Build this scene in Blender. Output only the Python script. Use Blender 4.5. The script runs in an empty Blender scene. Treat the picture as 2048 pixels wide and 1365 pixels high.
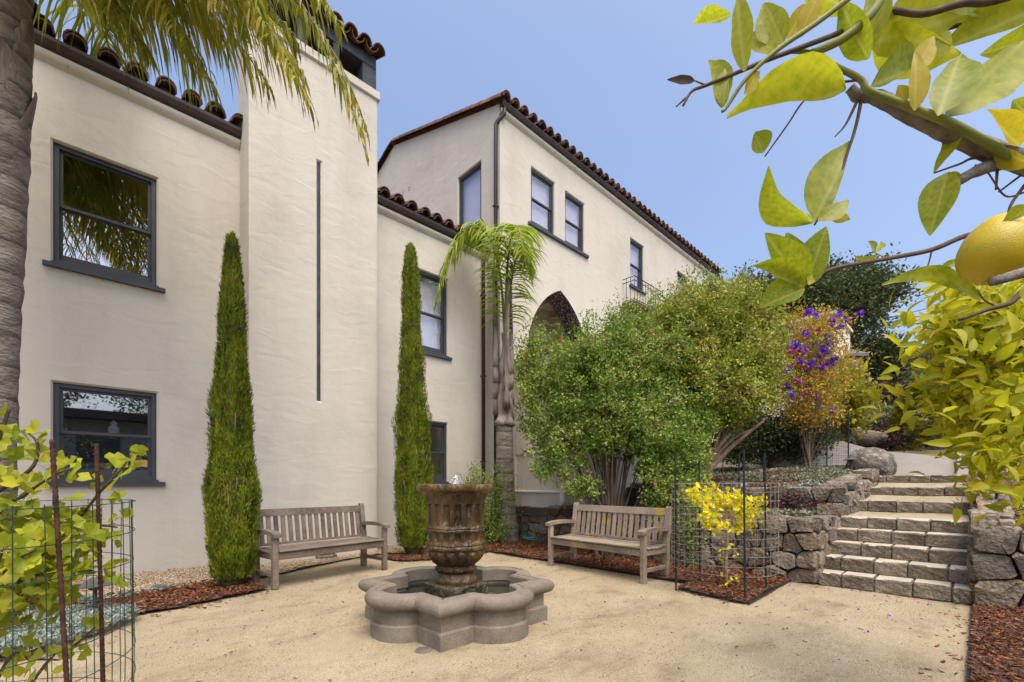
import bpy, bmesh, math, random
import numpy as np
from mathutils import Vector, Matrix, Euler
random.seed(7); rng = np.random.default_rng(7)
S = bpy.context.scene; COL = S.collection
R = math.radians; PI = math.pi
# World axes: X runs along the house front (to the right), Y towards the house, Z up. Metres.
# ------------------------------------------------------------------ camera, sky, sun, exposure
YAW = math.atan2(936, 910)            # the camera looks 45.8 deg off the house normal... axis angle
UA, UB = math.cos(PI/2-YAW), math.sin(PI/2-YAW)
cu, su = 0.717, 0.697                 # right vector (cu,-su), forward vector (su,cu)
EYE = 1.2
cam = bpy.data.cameras.new('camera'); co = bpy.data.objects.new('camera', cam); COL.objects.link(co)
cam.sensor_width = 36; cam.lens = 36*910/2048; cam.shift_y = 0.1404; cam.clip_start = .02; cam.clip_end = 2000
co.location = (0, 0, EYE); co.rotation_euler = (R(90), 0, -math.atan2(su, cu))
S.camera = co
SUN = Vector((-.16, -.42, .89)).normalized()
w = bpy.data.worlds.new('World'); S.world = w; w.use_nodes = True
nt = w.node_tree; bg = nt.nodes['Background']
sky = nt.nodes.new('ShaderNodeTexSky'); sky.sky_type = 'NISHITA'; sky.sun_disc = False
sky.sun_elevation = math.asin(SUN.z); sky.sun_rotation = math.atan2(SUN.x, SUN.y)
sky.air_density = 1.0; sky.dust_density = 7.5; sky.ozone_density = 3.5; sky.altitude = 50
nt.links.new(sky.outputs[0], bg.inputs[0]); bg.inputs[1].default_value = .15
sl = bpy.data.lights.new('sun', 'SUN'); sl.energy = .5; sl.angle = R(35); sl.color = (1, .86, .66)
so = bpy.data.objects.new('sun', sl); COL.objects.link(so)
so.rotation_euler = SUN.to_track_quat('Z', 'Y').to_euler(); so.location = SUN*40
S.view_settings.view_transform = 'Standard'; S.view_settings.look = 'None'
S.view_settings.exposure = 1.1; S.view_settings.gamma = 1; S.view_settings.use_curve_mapping = False

# ------------------------------------------------------------------ helpers
def fr(r, f, z=0.0):                  # survey frame (right, forward of the tripod) -> world
    return Vector((cu*r + su*f, -su*r + cu*f, z))
def at(x, y, d):                      # a bearing in the survey photo at distance d -> world
    return fr((x-1024)/910*d, d, EYE-(y-970)/910*d)
def gnd(x, y, z=0.0):
    d = (EYE-z)*910/(y-970); return fr((x-1024)/910*d, d, z)

def link(o, parent=None):
    COL.objects.link(o)
    if parent is not None: o.parent = parent
    return o
def wloc(o):
    p = Vector((0, 0, 0))
    while o is not None: p += o.location; o = o.parent
    return p
def tag(o, label=None, cat=None, group=None, kind=None):
    if label: o['label'] = label
    if cat: o['category'] = cat
    if group: o['group'] = group
    if kind: o['kind'] = kind
    return o
def thing(name, label, cat, loc=(0, 0, 0), rz=0, group=None):
    o = bpy.data.objects.new(name, None); COL.objects.link(o); o.empty_display_size = .1
    o.location = loc; o.rotation_euler = (0, 0, rz)
    return tag(o, label, cat, group)
def np_mesh(name, v, f, mat, smooth=False):
    v = np.asarray(v, dtype=np.float32); f = np.asarray(f, dtype=np.int32)
    me = bpy.data.meshes.new(name); k = f.shape[1]
    me.vertices.add(len(v)); me.vertices.foreach_set('co', v.ravel())
    me.loops.add(f.size); me.loops.foreach_set('vertex_index', f.ravel())
    me.polygons.add(len(f)); me.polygons.foreach_set('loop_start', np.arange(0, f.size, k, dtype=np.int32))
    if smooth: me.polygons.foreach_set('use_smooth', np.ones(len(f), dtype=bool))
    me.update(calc_edges=True)
    if mat: me.materials.append(mat)
    return me
class MB:
    def __init__(s): s.v = []; s.f = []
    def add(s, vs, fs):
        n = len(s.v); s.v += [tuple(p) for p in vs]; s.f += [tuple(i+n for i in q) for q in fs]; return s
    def quad(s, a, b, c, d): return s.add([a, b, c, d], [(0, 1, 2, 3)])
    def box(s, lo, hi, bev=0.0, mx=None):
        bm = bmesh.new(); bmesh.ops.create_cube(bm, size=1)
        for q in bm.verts:
            q.co = Vector([(lo[i]+hi[i])/2 + q.co[i]*(hi[i]-lo[i]) for i in range(3)])
        if bev: bmesh.ops.bevel(bm, geom=bm.edges[:], offset=bev, segments=1, affect='EDGES', profile=.5)
        bm.verts.index_update()
        vs = [(mx @ q.co) if mx else q.co for q in bm.verts]
        s.add(vs, [[q.index for q in f.verts] for f in bm.faces]); bm.free(); return s
    def tube(s, pts, rad, n=8, cap=True):
        pts = [Vector(p) for p in pts]
        if not hasattr(rad, '__len__'): rad = [rad]*len(pts)
        rings = []; ref = None
        for i, p in enumerate(pts):
            t = (pts[min(i+1, len(pts)-1)] - pts[max(i-1, 0)])
            if t.length < 1e-9: t = Vector((0, 0, 1))
            t.normalize()
            if ref is None:
                ref = t.orthogonal().normalized()
            ref = (ref - t*ref.dot(t)); 
            if ref.length < 1e-6: ref = t.orthogonal()
            ref.normalize(); bn = t.cross(ref)
            rings.append([p + (ref*math.cos(2*PI*k/n) + bn*math.sin(2*PI*k/n))*rad[i] for k in range(n)])
        vs = [q for r_ in rings for q in r_]; fs = []
        for i in range(len(pts)-1):
            for k in range(n):
                fs.append((i*n+k, i*n+(k+1) % n, (i+1)*n+(k+1) % n, (i+1)*n+k))
        if cap:
            fs.append(tuple(range(n))[::-1]); fs.append(tuple((len(pts)-1)*n+k for k in range(n)))
        return s.add(vs, fs)
    def lathe(s, prof, n=32, c=(0, 0, 0)):
        vs = []; fs = []
        for r, z in prof:
            for k in range(n): vs.append((c[0]+r*math.cos(2*PI*k/n), c[1]+r*math.sin(2*PI*k/n), c[2]+z))
        for i in range(len(prof)-1):
            for k in range(n): fs.append((i*n+k, i*n+(k+1) % n, (i+1)*n+(k+1) % n, (i+1)*n+k))
        return s.add(vs, fs)
    def mesh(s, name, mat, smooth=False, off=(0, 0, 0)):
        me = bpy.data.meshes.new(name)
        me.from_pydata([(p[0]-off[0], p[1]-off[1], p[2]-off[2]) for p in s.v], [], s.f)
        if smooth: me.polygons.foreach_set('use_smooth', [True]*len(me.polygons))
        me.update()
        if mat: me.materials.append(mat)
        return me
    def build(s, name, mat, parent=None, smooth=False, local=False, kind=None, label=None):
        off = (0, 0, 0) if (local or parent is None) else wloc(parent)
        o = link(bpy.data.objects.new(name, s.mesh(name, mat, smooth, off)), parent)
        if kind: o['kind'] = kind
        if label: o['label'] = label
        return o
def obj(name, me, parent=None, mx=None, kind=None):
    o = bpy.data.objects.new(name, me); link(o, parent)
    if mx is not None: o.matrix_local = mx
    if kind: o['kind'] = kind
    return o
def autosmooth(me, ang=40):
    bm = bmesh.new(); bm.from_mesh(me)
    for e in bm.edges:
        if len(e.link_faces) == 2: e.smooth = e.calc_face_angle(0) < R(ang)
    for f in bm.faces: f.smooth = True
    bm.to_mesh(me); bm.free(); return me
def frame(x, z, loc):                 # matrix with local x along x, local z near z
    x = Vector(x).normalized(); y = Vector(z).cross(x).normalized(); zz = x.cross(y)
    m = Matrix((x, y, zz)).transposed().to_4x4(); m.translation = loc; return m
def bez(p, n=12):
    p = [Vector(q) for q in p]; out = []
    for i in range(n+1):
        t = i/n; q = p[:]
        while len(q) > 1: q = [a.lerp(b, t) for a, b in zip(q[:-1], q[1:])]
        out.append(q[0])
    return out
def catmull(P, n=6):
    P = [Vector(p) for p in P]; Q = [P[0]*2-P[1]] + P + [P[-1]*2-P[-2]]; out = []
    for i in range(1, len(Q)-2):
        for k in range(n):
            t = k/n; a, b, c, d = Q[i-1:i+3]
            out.append(.5*((2*b)+(c-a)*t+(2*a-5*b+4*c-d)*t*t+(3*b-a-3*c+d)*t**3))
    out.append(P[-1]); return out

# ------------------------------------------------------------------ materials
def lin(c):
    return tuple(((x/255+.055)/1.055)**2.4 if x > 10 else x/255/12.92 for x in c)
def mat(name, cols, scale=5, rough=.8, bump=0, bscale=60, bdist=.01, w=0, rnd=None, spec=.3, metal=0,
        trans=0, stretch=(1, 1, 1), detail=6, fine=0, fscale=120, coat=0, lo=.3, hi=.7, speck=None, nrough=.55):
    m = bpy.data.materials.new(name); m.use_nodes = True; t = m.node_tree; N = t.nodes; L = t.links
    b = N['Principled BSDF']; out = N['Material Output']
    b.inputs['Roughness'].default_value = rough; b.inputs['Metallic'].default_value = metal
    b.inputs['Specular IOR Level'].default_value = spec; b.inputs['Coat Weight'].default_value = coat
    tc = N.new('ShaderNodeTexCoord'); mp = N.new('ShaderNodeMapping'); mp.inputs['Scale'].default_value = stretch
    L.new(tc.outputs['Object'], mp.inputs[0]); vec = mp.outputs[0]
    oi = None
    if rnd == 'object':
        oi = N.new('ShaderNodeObjectInfo'); ad = N.new('ShaderNodeVectorMath'); ad.operation = 'ADD'
        ml = N.new('ShaderNodeMath'); ml.operation = 'MULTIPLY'; ml.inputs[1].default_value = 37
        L.new(oi.outputs['Random'], ml.inputs[0]); L.new(vec, ad.inputs[0]); L.new(ml.outputs[0], ad.inputs[1]); vec = ad.outputs[0]
        rv = oi.outputs['Random']
    elif rnd == 'island':
        ge = N.new('ShaderNodeNewGeometry'); rv = ge.outputs['Random Per Island']
    no = N.new('ShaderNodeTexNoise'); no.inputs['Scale'].default_value = scale; no.inputs['Detail'].default_value = detail
    no.inputs['Roughness'].default_value = nrough
    L.new(vec, no.inputs['Vector'])
    mr = N.new('ShaderNodeMapRange'); mr.inputs[1].default_value = lo; mr.inputs[2].default_value = hi
    L.new(no.outputs['Fac'], mr.inputs[0]); fac = mr.outputs[0]
    if fine:
        n2 = N.new('ShaderNodeTexNoise'); n2.inputs['Scale'].default_value = fscale; n2.inputs['Detail'].default_value = 3
        L.new(vec, n2.inputs['Vector']); m2 = N.new('ShaderNodeMapRange'); m2.inputs[1].default_value = .3; m2.inputs[2].default_value = .7
        L.new(n2.outputs['Fac'], m2.inputs[0])
        mx = N.new('ShaderNodeMix'); mx.inputs[0].default_value = fine; L.new(fac, mx.inputs[2]); L.new(m2.outputs[0], mx.inputs[3]); fac = mx.outputs[0]
    if rnd:
        mx = N.new('ShaderNodeMix'); mx.inputs[0].default_value = w; L.new(fac, mx.inputs[2]); L.new(rv, mx.inputs[3]); fac = mx.outputs[0]
    rp = N.new('ShaderNodeValToRGB'); el = rp.color_ramp.elements
    while len(el) < len(cols): el.new(.5)
    for i, c in enumerate(cols):
        el[i].position = i/(len(cols)-1) if len(cols) > 1 else 0; el[i].color = (*c, 1)
    if len(cols) == 1: el[1].color = (*cols[0], 1)
    L.new(fac, rp.inputs[0]); colr = rp.outputs[0]
    if speck:                          # (colour, scale, threshold): small spots of another colour
        vo = N.new('ShaderNodeTexNoise'); vo.inputs['Scale'].default_value = speck[1]; vo.inputs['Detail'].default_value = 4
        L.new(vec, vo.inputs['Vector']); th = N.new('ShaderNodeMapRange'); th.inputs[1].default_value = speck[2]; th.inputs[2].default_value = speck[2]+.08
        L.new(vo.outputs['Fac'], th.inputs[0]); mx = N.new('ShaderNodeMix'); mx.data_type = 'RGBA'
        L.new(th.outputs[0], mx.inputs[0]); L.new(colr, mx.inputs[6]); mx.inputs[7].default_value = (*speck[0], 1); colr = mx.outputs[2]
    L.new(colr, b.inputs['Base Color'])
    if bump:
        n3 = N.new('ShaderNodeTexNoise'); n3.inputs['Scale'].default_value = bscale; n3.inputs['Detail'].default_value = 5
        L.new(vec, n3.inputs['Vector']); bp = N.new('ShaderNodeBump'); bp.inputs['Strength'].default_value = bump; bp.inputs['Distance'].default_value = bdist
        L.new(n3.outputs['Fac'], bp.inputs['Height']); L.new(bp.outputs[0], b.inputs['Normal'])
    if trans:
        tl = N.new('ShaderNodeBsdfTranslucent'); L.new(colr, tl.inputs[0]); ms = N.new('ShaderNodeMixShader'); ms.inputs[0].default_value = trans
        L.new(b.outputs[0], ms.inputs[1]); L.new(tl.outputs[0], ms.inputs[2]); L.new(ms.outputs[0], out.inputs[0])
    return m
def stucco(name, c1, c2):
    m = mat(name, [c1, tuple((x+y)/2 for x, y in zip(c1, c2)), c2, c2], scale=.8, rough=.9, spec=.15, lo=.25, hi=.6, detail=9, fine=.12, fscale=9)
    N = m.node_tree.nodes; L = m.node_tree.links; b = N['Principled BSDF']; tc = [n for n in N if n.type == 'TEX_COORD'][0]
    mp = N.new('ShaderNodeMapping'); mp.inputs['Scale'].default_value = (1, 1, 2.0); mp.inputs['Rotation'].default_value = (0, .45, 0); L.new(tc.outputs['Object'], mp.inputs[0])
    n1 = N.new('ShaderNodeTexNoise'); n1.inputs['Scale'].default_value = 2.6; n1.inputs['Detail'].default_value = 9; n1.inputs['Roughness'].default_value = .5; n1.inputs['Distortion'].default_value = .9
    L.new(mp.outputs[0], n1.inputs['Vector'])
    n2 = N.new('ShaderNodeTexNoise'); n2.inputs['Scale'].default_value = 38; n2.inputs['Detail'].default_value = 4; L.new(tc.outputs['Object'], n2.inputs['Vector'])
    b1 = N.new('ShaderNodeBump'); b1.inputs['Strength'].default_value = .36; b1.inputs['Distance'].default_value = .028; L.new(n1.outputs['Fac'], b1.inputs['Height'])
    b2 = N.new('ShaderNodeBump'); b2.inputs['Strength'].default_value = .3; b2.inputs['Distance'].default_value = .006; L.new(n2.outputs['Fac'], b2.inputs['Height'])
    L.new(b1.outputs[0], b2.inputs['Normal']); L.new(b2.outputs[0], b.inputs['Normal']); return m
def glass(name, refl=.4, tint=(.72, .75, .78)):
    m = bpy.data.materials.new(name); m.use_nodes = True; N = m.node_tree.nodes; L = m.node_tree.links; N.remove(N['Principled BSDF'])
    g = N.new('ShaderNodeBsdfGlossy'); g.inputs['Roughness'].default_value = .015; g.inputs[0].default_value = (.9, .93, .98, 1)
    t = N.new('ShaderNodeBsdfTransparent'); t.inputs[0].default_value = (*tint, 1)
    ms = N.new('ShaderNodeMixShader'); ms.inputs[0].default_value = refl
    L.new(t.outputs[0], ms.inputs[1]); L.new(g.outputs[0], ms.inputs[2]); L.new(ms.outputs[0], N['Material Output'].inputs[0]); return m
def emit(name, c, s):
    m = bpy.data.materials.new(name); m.use_nodes = True; b = m.node_tree.nodes['Principled BSDF']
    b.inputs['Base Color'].default_value = (*c, 1); b.inputs['Emission Color'].default_value = (*c, 1); b.inputs['Emission Strength'].default_value = s; return m
m_wall = stucco('cream_stucco', (.455, .425, .362), (.55, .515, .442))
m_white = stucco('white_stucco', (.58, .55, .49), (.67, .635, .57))
m_frame = mat('grey_window_paint', [(.038, .043, .052), (.055, .06, .07)], rough=.5, spec=.4, bump=.1)
m_black = mat('black_iron', [(.012, .012, .013), (.02, .02, .02)], rough=.5)
m_slit = mat('slate_strip', [(.025, .032, .042), (.055, .062, .075)], scale=6, rough=.7, bump=.6, bscale=14, bdist=.02)
m_gutter = mat('bronze_gutter', [(.030, .020, .018), (.055, .034, .03)], scale=4, rough=.45, spec=.4)
m_pipe = mat('brown_downpipe', [(.05, .02, .015), (.085, .034, .026)], scale=4, rough=.5)
m_tile = mat('clay_tile', [(.055, .042, .042), (.085, .052, .045), (.125, .066, .05), (.15, .075, .05), (.30, .115, .055)], scale=9, rough=.85, w=.75, rnd='object', bump=.5, bscale=40, speck=((.05, .05, .045), 13, .58))
m_tilef = mat('clay_tile_field', [(.07, .045, .045), (.17, .08, .055), (.24, .10, .06)], scale=6, rough=.9, bump=.5)
m_glass = glass('window_glass', .34, (.85, .87, .88))
m_glassb = glass('window_glass_upper', .13, (.94, .94, .96))
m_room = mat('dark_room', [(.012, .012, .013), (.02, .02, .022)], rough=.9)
m_blind = mat('pale_blind', [(.58, .57, .62), (.64, .63, .68)], rough=.9)
m_ceil = mat('porch_ceiling', [(.55, .42, .27), (.62, .49, .32)], rough=.8)
m_trim = mat('porch_tile', [(.012, .012, .02), (.03, .02, .02), (.30, .22, .18)], scale=26, rough=.4, lo=.42, hi=.62, detail=1)
m_dg = mat('decomposed_granite', [(.10, .073, .042), (.235, .185, .112), (.355, .29, .185), (.44, .37, .24), (.55, .475, .335)], scale=1.1, rough=.95, spec=.1, bump=1.0, bscale=120, bdist=.014, fine=.62, fscale=125, lo=.2, hi=.68, detail=12, nrough=.74, speck=((.13, .095, .055), 60, .66))
m_soil = mat('soil', [(.05, .03, .02), (.10, .06, .04)], scale=12, rough=1, bump=1, bscale=30, bdist=.03)
m_chip = mat('bark_chip', [(.05, .021, .012), (.115, .045, .022), (.20, .08, .036), (.34, .165, .085)], scale=20, rough=.9, rnd='island', w=.85, spec=.15)
m_pea = mat('pea_pebble', [(.22, .15, .09), (.42, .31, .19), (.55, .45, .31), (.66, .58, .45)], scale=20, rough=.8, rnd='island', w=.9, spec=.2)
m_gravb = mat('gravel_base', [(.25, .18, .10), (.50, .39, .25)], scale=60, rough=1, bump=1, bscale=60, bdist=.03)
m_stone = mat('field_stone', [(.07, .058, .048), (.15, .125, .10), (.23, .195, .155), (.18, .135, .09), (.30, .255, .20), (.36, .31, .25)], scale=4.5, rough=.95, spec=.12, w=.68, rnd='object', bump=1, bscale=26, bdist=.05, detail=12, fine=.38, fscale=24, nrough=.7, speck=((.30, .19, .075), 3.2, .62))
m_block = mat('step_block', [(.04, .032, .022), (.13, .105, .075), (.25, .21, .155), (.40, .345, .26)], scale=3.0, rough=.95, spec=.1, w=.25, rnd='object', bump=1, bscale=45, bdist=.03, detail=12, fine=.30, fscale=34, nrough=.74, lo=.32, hi=.66)
m_tread = mat('pale_step_top', [(.30, .265, .205), (.44, .395, .315), (.54, .49, .40)], scale=4, rough=.95, spec=.1, w=.2, rnd='object', bump=.7, bscale=60, bdist=.01, detail=10, fine=.3, fscale=50)  # paler colour given to the upward faces of the step blocks
m_cast = mat('cast_stone', [(.10, .083, .062), (.19, .162, .125), (.265, .23, .18)], scale=6, rough=.85, spec=.2, bump=.7, bscale=70, bdist=.008, detail=10, fine=.3, fscale=60, lo=.25, hi=.7)
m_rim = mat('cast_stone_rim', [(.10, .08, .06), (.185, .155, .12), (.27, .23, .185)], scale=5, rough=.8, spec=.25, bump=.7, bscale=80, bdist=.006, detail=10, fine=.3, fscale=60, lo=.2, hi=.75)
m_urn = mat('wet_urn', [(.018, .012, .006), (.062, .036, .012), (.125, .074, .022), (.095, .054, .018)], scale=3.4, rough=.30, spec=.5, bump=1, bscale=30, bdist=.035, detail=10, stretch=(1, 1, .35), speck=((.45, .36, .24), 24, .69))
m_plinth = mat('mossy_plinth', [(.012, .012, .008), (.05, .042, .02), (.10, .085, .05)], scale=8, rough=.4, spec=.5, bump=1, bscale=25, bdist=.04, detail=10)
m_water = mat('basin_water', [(.012, .014, .011), (.03, .032, .024)], rough=.04, spec=.6, bump=.12, bscale=14, bdist=.02)
m_foam = mat('white_water', [(.7, .75, .8), (.85, .88, .9)], rough=.2, trans=.4)
m_teak = mat('weathered_teak', [(.06, .045, .035), (.135, .105, .083), (.21, .17, .135), (.28, .23, .185)], scale=3.5, rough=.85, spec=.15, w=.35, rnd='object', bump=.7, bscale=24, bdist=.008, detail=10, fine=.4, fscale=26)
m_teakl = mat('lichened_teak', [(.12, .09, .065), (.21, .165, .125), (.30, .245, .19), (.36, .30, .235)], scale=3.5, rough=.9, spec=.1, w=.35, rnd='object', bump=.7, bscale=30, bdist=.008, detail=10, fine=.4, fscale=40, speck=((.34, .27, .06), 5, .61))
m_rebar = mat('rusty_rebar', [(.02, .010, .008), (.055, .022, .014), (.095, .038, .022)], scale=30, rough=.9, bump=.6, bscale=80)
m_stake = mat('green_black_stake', [(.010, .013, .016), (.02, .026, .03)], rough=.5)
m_wireg = mat('green_wire', [(.012, .032, .027), (.024, .055, .046)], scale=20, rough=.5, spec=.5)
m_wire = mat('galvanised_wire', [(.20, .17, .13), (.34, .33, .31)], scale=9, rough=.5, metal=.4)
m_lamp = mat('bronze_fixture', [(.05, .05, .052), (.09, .09, .09)], scale=9, rough=.5)
m_hose = mat('garden_hose', [(.07, .26, .20), (.10, .34, .27)], rough=.4)
m_rock = mat('lichened_boulder', [(.05, .045, .04), (.14, .12, .10), (.24, .21, .17)], scale=5, rough=.95, bump=1, bscale=14, bdist=.05, detail=11, speck=((.36, .33, .28), 12, .60))
m_bark = mat('shrub_bark', [(.035, .027, .02), (.09, .065, .045), (.15, .11, .08)], scale=8, rough=.95, bump=1, bscale=40, stretch=(1, 1, .3))
m_barkl = mat('pale_bark', [(.13, .085, .06), (.26, .18, .125), (.34, .25, .18)], scale=8, rough=.95, bump=1, bscale=40, stretch=(1, 1, .3))
m_lembark = mat('lemon_bark', [(.06, .055, .045), (.17, .15, .12), (.25, .22, .19)], scale=60, rough=.9, bump=1, bscale=220, bdist=.003)
m_lemtwig = mat('green_twig', [(.13, .15, .025), (.23, .24, .06)], scale=20, rough=.6)
m_brtwig = mat('brown_twig', [(.06, .04, .028), (.13, .09, .06)], scale=60, rough=.8)
def leafm(name, cols, scale=2.5, w=.55, trans=.35, rough=.5, spec=.3, rnd='island', **k):
    return mat(name, cols, scale=scale, rough=rough, w=w, rnd=rnd, spec=spec, trans=trans, **k)
m_cyp = leafm('cypress_leaf', [(.15, .085, .022), (.085, .125, .010), (.165, .215, .012), (.25, .29, .016), (.35, .34, .03)], scale=4.5, w=.40, trans=.25, lo=.34, hi=.66)
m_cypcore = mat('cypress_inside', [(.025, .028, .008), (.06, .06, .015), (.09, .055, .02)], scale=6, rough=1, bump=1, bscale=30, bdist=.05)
m_shrub = leafm('shrub_leaf', [(.045, .085, .010), (.11, .185, .022), (.20, .29, .040), (.36, .40, .11), (.34, .15, .045)], scale=1.6, w=.45, trans=.25, rough=.55, lo=.32, hi=.68, spec=.2)
m_shrub2 = leafm('shrub_leaf_warm', [(.075, .11, .010), (.17, .22, .02), (.30, .34, .035), (.46, .44, .12), (.32, .15, .045)], scale=1.5, w=.45, trans=.25, rough=.55, lo=.32, hi=.68, spec=.2)
m_palm = leafm('palm_leaflet', [(.09, .12, .014), (.20, .23, .02), (.38, .35, .032), (.52, .38, .06)], scale=.9, w=.65, trans=.5, rough=.4)
m_palmy = leafm('young_palm_leaflet', [(.20, .28, .022), (.33, .42, .035), (.47, .52, .09)], scale=1.5, w=.6, trans=.45)
m_rach = mat('palm_rachis', [(.13, .12, .03), (.23, .19, .06)], scale=3, rough=.6)
m_rachd = mat('dry_rachis', [(.12, .085, .05), (.20, .14, .09)], scale=6, rough=.8)
m_gink = leafm('ginkgo_leaf', [(.20, .26, .016), (.31, .36, .02), (.42, .43, .028), (.50, .46, .035)], scale=4, w=.7, rnd='object', trans=.4)
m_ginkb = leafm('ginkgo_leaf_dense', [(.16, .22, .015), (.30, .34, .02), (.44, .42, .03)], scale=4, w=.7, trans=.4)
m_ginky = leafm('yellow_ginkgo_leaf', [(.60, .54, .008), (.76, .68, .010), (.84, .74, .02)], scale=4, w=.7, rnd='object', trans=.4)
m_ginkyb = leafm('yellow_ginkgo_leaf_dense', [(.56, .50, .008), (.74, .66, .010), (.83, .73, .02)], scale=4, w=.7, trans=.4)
m_lem = leafm('lemon_leaf', [(.18, .25, .010), (.30, .36, .012), (.43, .45, .018), (.54, .50, .03)], scale=14, w=.45, rnd='object', trans=.6, rough=.36, spec=.4, bump=.1, bscale=40, bdist=.002, speck=((.36, .24, .02), 45, .72))
m_lemy = leafm('yellowed_lemon_leaf', [(.32, .30, .012), (.46, .38, .016), (.56, .42, .03)], scale=14, w=.5, rnd='object', trans=.5, rough=.42)
m_lemb = leafm('lemon_bush_leaf', [(.30, .33, .010), (.48, .47, .014), (.66, .58, .020), (.74, .60, .035)], scale=3, w=.6, rnd='object', trans=.55)
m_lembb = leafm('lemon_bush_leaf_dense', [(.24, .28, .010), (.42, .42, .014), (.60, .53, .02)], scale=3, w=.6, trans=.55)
m_fruit = mat('lemon_skin', [(.36, .26, .008), (.50, .37, .010), (.56, .44, .016)], scale=9, rough=.42, spec=.4, bump=.4, bscale=700, bdist=.001, speck=((.30, .30, .02), 30, .66))
m_oak = leafm('oak_leaf', [(.025, .038, .013), (.055, .078, .022), (.095, .12, .034), (.14, .155, .05)], scale=.7, w=.5, trans=.2)
m_tib = leafm('glory_bush_leaf', [(.16, .20, .02), (.40, .30, .04), (.68, .28, .035), (.60, .42, .06), (.28, .30, .04), (.20, .26, .04), (.66, .15, .20)], scale=2.5, w=.8, trans=.35)
m_tibfl = leafm('purple_petal', [(.10, .02, .42), (.17, .03, .60), (.24, .06, .66)], w=.7, trans=.3)
m_pinkfl = leafm('pink_petal', [(.45, .03, .20), (.60, .08, .40)], w=.7, trans=.3)
m_redfl = leafm('red_petal', [(.55, .02, .015), (.70, .05, .03)], w=.7, trans=.3)
m_mag = leafm('broad_shrub_leaf', [(.10, .13, .015), (.25, .26, .02), (.42, .36, .03), (.14, .17, .02)], scale=1.6, w=.5, trans=.35)
m_gold = leafm('golden_conifer_leaf', [(.09, .11, .01), (.24, .23, .012), (.45, .37, .02)], scale=1.4, w=.55, trans=.3)
m_dark = leafm('dark_tree_leaf', [(.018, .03, .008), (.045, .06, .015), (.08, .10, .022)], scale=.8, w=.5, trans=.2)
m_red = leafm('maroon_leaf', [(.025, .012, .014), (.07, .028, .03), (.11, .05, .045)], scale=1.5, w=.5, trans=.2)
m_grey = leafm('grey_shrub_leaf', [(.06, .07, .045), (.13, .14, .09), (.20, .20, .13)], scale=1.5, w=.5, trans=.2)
m_sedum = leafm('blue_green_groundcover', [(.09, .12, .09), (.21, .255, .205), (.34, .39, .33), (.44, .47, .41)], scale=3, w=.55, trans=.15)
m_sedum2 = leafm('grey_green_groundcover', [(.07, .085, .04), (.15, .17, .09), (.235, .26, .16), (.28, .28, .19), (.27, .15, .06)], scale=1.5, w=.5, trans=.2)
m_drygr = leafm('dry_stem', [(.25, .13, .05), (.40, .22, .09)], scale=3, w=.5, trans=.2)
m_hill = mat('hill_soil', [(.06, .045, .03), (.13, .10, .06), (.10, .11, .05)], scale=.6, rough=1, bump=1, bscale=4, bdist=.2)
m_far = mat('lawn', [(.06, .07, .03), (.10, .10, .05)], scale=.3, rough=1)
m_brick = mat('red_brick', [(.25, .08, .06), (.36, .13, .10)], scale=20, rough=.9)
m_slate = mat('grey_roof', [(.10, .11, .13), (.16, .17, .19)], scale=9, rough=.8)
m_fence = mat('green_fence_paint', [(.08, .13, .13), (.12, .18, .18)], scale=4, rough=.7)
m_vase = mat('blue_white_vase', [(.10, .18, .40), (.6, .66, .75), (.75, .78, .82)], scale=14, rough=.2)
m_shade = emit('lit_lamp_shade', (.75, .42, .12), .55)
m_jute = mat('palm_sheath', [(.10, .07, .055), (.24, .19, .165), (.36, .31, .28)], scale=9, rough=.95, bump=1, bscale=26, bdist=.03, stretch=(1, 1, .18), detail=10)
m_ptr = mat('palm_bark', [(.05, .04, .036), (.15, .125, .108), (.25, .212, .18), (.33, .285, .24)], scale=4, rough=.95, bump=1, bscale=22, bdist=.03, stretch=(.8, .8, 2.0), detail=12, nrough=.72, lo=.25, hi=.7)

def chain_colour(m, build):
    """route the base colour of m through build(nodes, links, colour socket, object coords)"""
    N = m.node_tree.nodes; L = m.node_tree.links; b = N['Principled BSDF']; src = b.inputs['Base Color'].links[0].from_socket
    users = [l.to_socket for l in src.links]; tc = [n for n in N if n.type == 'TEX_COORD'][0]; out = build(N, L, src, tc.outputs['Object'])
    for u in users: L.new(out, u)
def math_node(N, L, op, a, b=None, clamp=False):
    n = N.new('ShaderNodeMath'); n.operation = op; n.use_clamp = clamp
    for i, v in enumerate((a, b)):
        if v is None: continue
        if isinstance(v, (int, float)): n.inputs[i].default_value = v
        else: L.new(v, n.inputs[i])
    return n.outputs[0]
def veins(col, amt):
    def f(N, L, src, oc):
        sp = N.new('ShaderNodeSeparateXYZ'); L.new(oc, sp.inputs[0]); ax = math_node(N, L, 'ABSOLUTE', sp.outputs[0])
        mid = math_node(N, L, 'SUBTRACT', 1, math_node(N, L, 'MULTIPLY', ax, 34), True)
        ph = math_node(N, L, 'SUBTRACT', math_node(N, L, 'MULTIPLY', sp.outputs[1], 62), math_node(N, L, 'MULTIPLY', ax, 75)); s = math_node(N, L, 'SINE', ph)
        vn = math_node(N, L, 'MULTIPLY', math_node(N, L, 'SUBTRACT', s, .6, True), .55); fac = math_node(N, L, 'MULTIPLY', math_node(N, L, 'MAXIMUM', mid, vn), amt)
        mx = N.new('ShaderNodeMix'); mx.data_type = 'RGBA'; L.new(fac, mx.inputs[0]); L.new(src, mx.inputs[6]); mx.inputs[7].default_value = (*col, 1); return mx.outputs[2]
    return f
for m_ in (m_lem, m_lemy): chain_colour(m_, veins((.60, .58, .16), .55))
for m_ in (m_lemb,): chain_colour(m_, veins((.68, .60, .12), .4))
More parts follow.
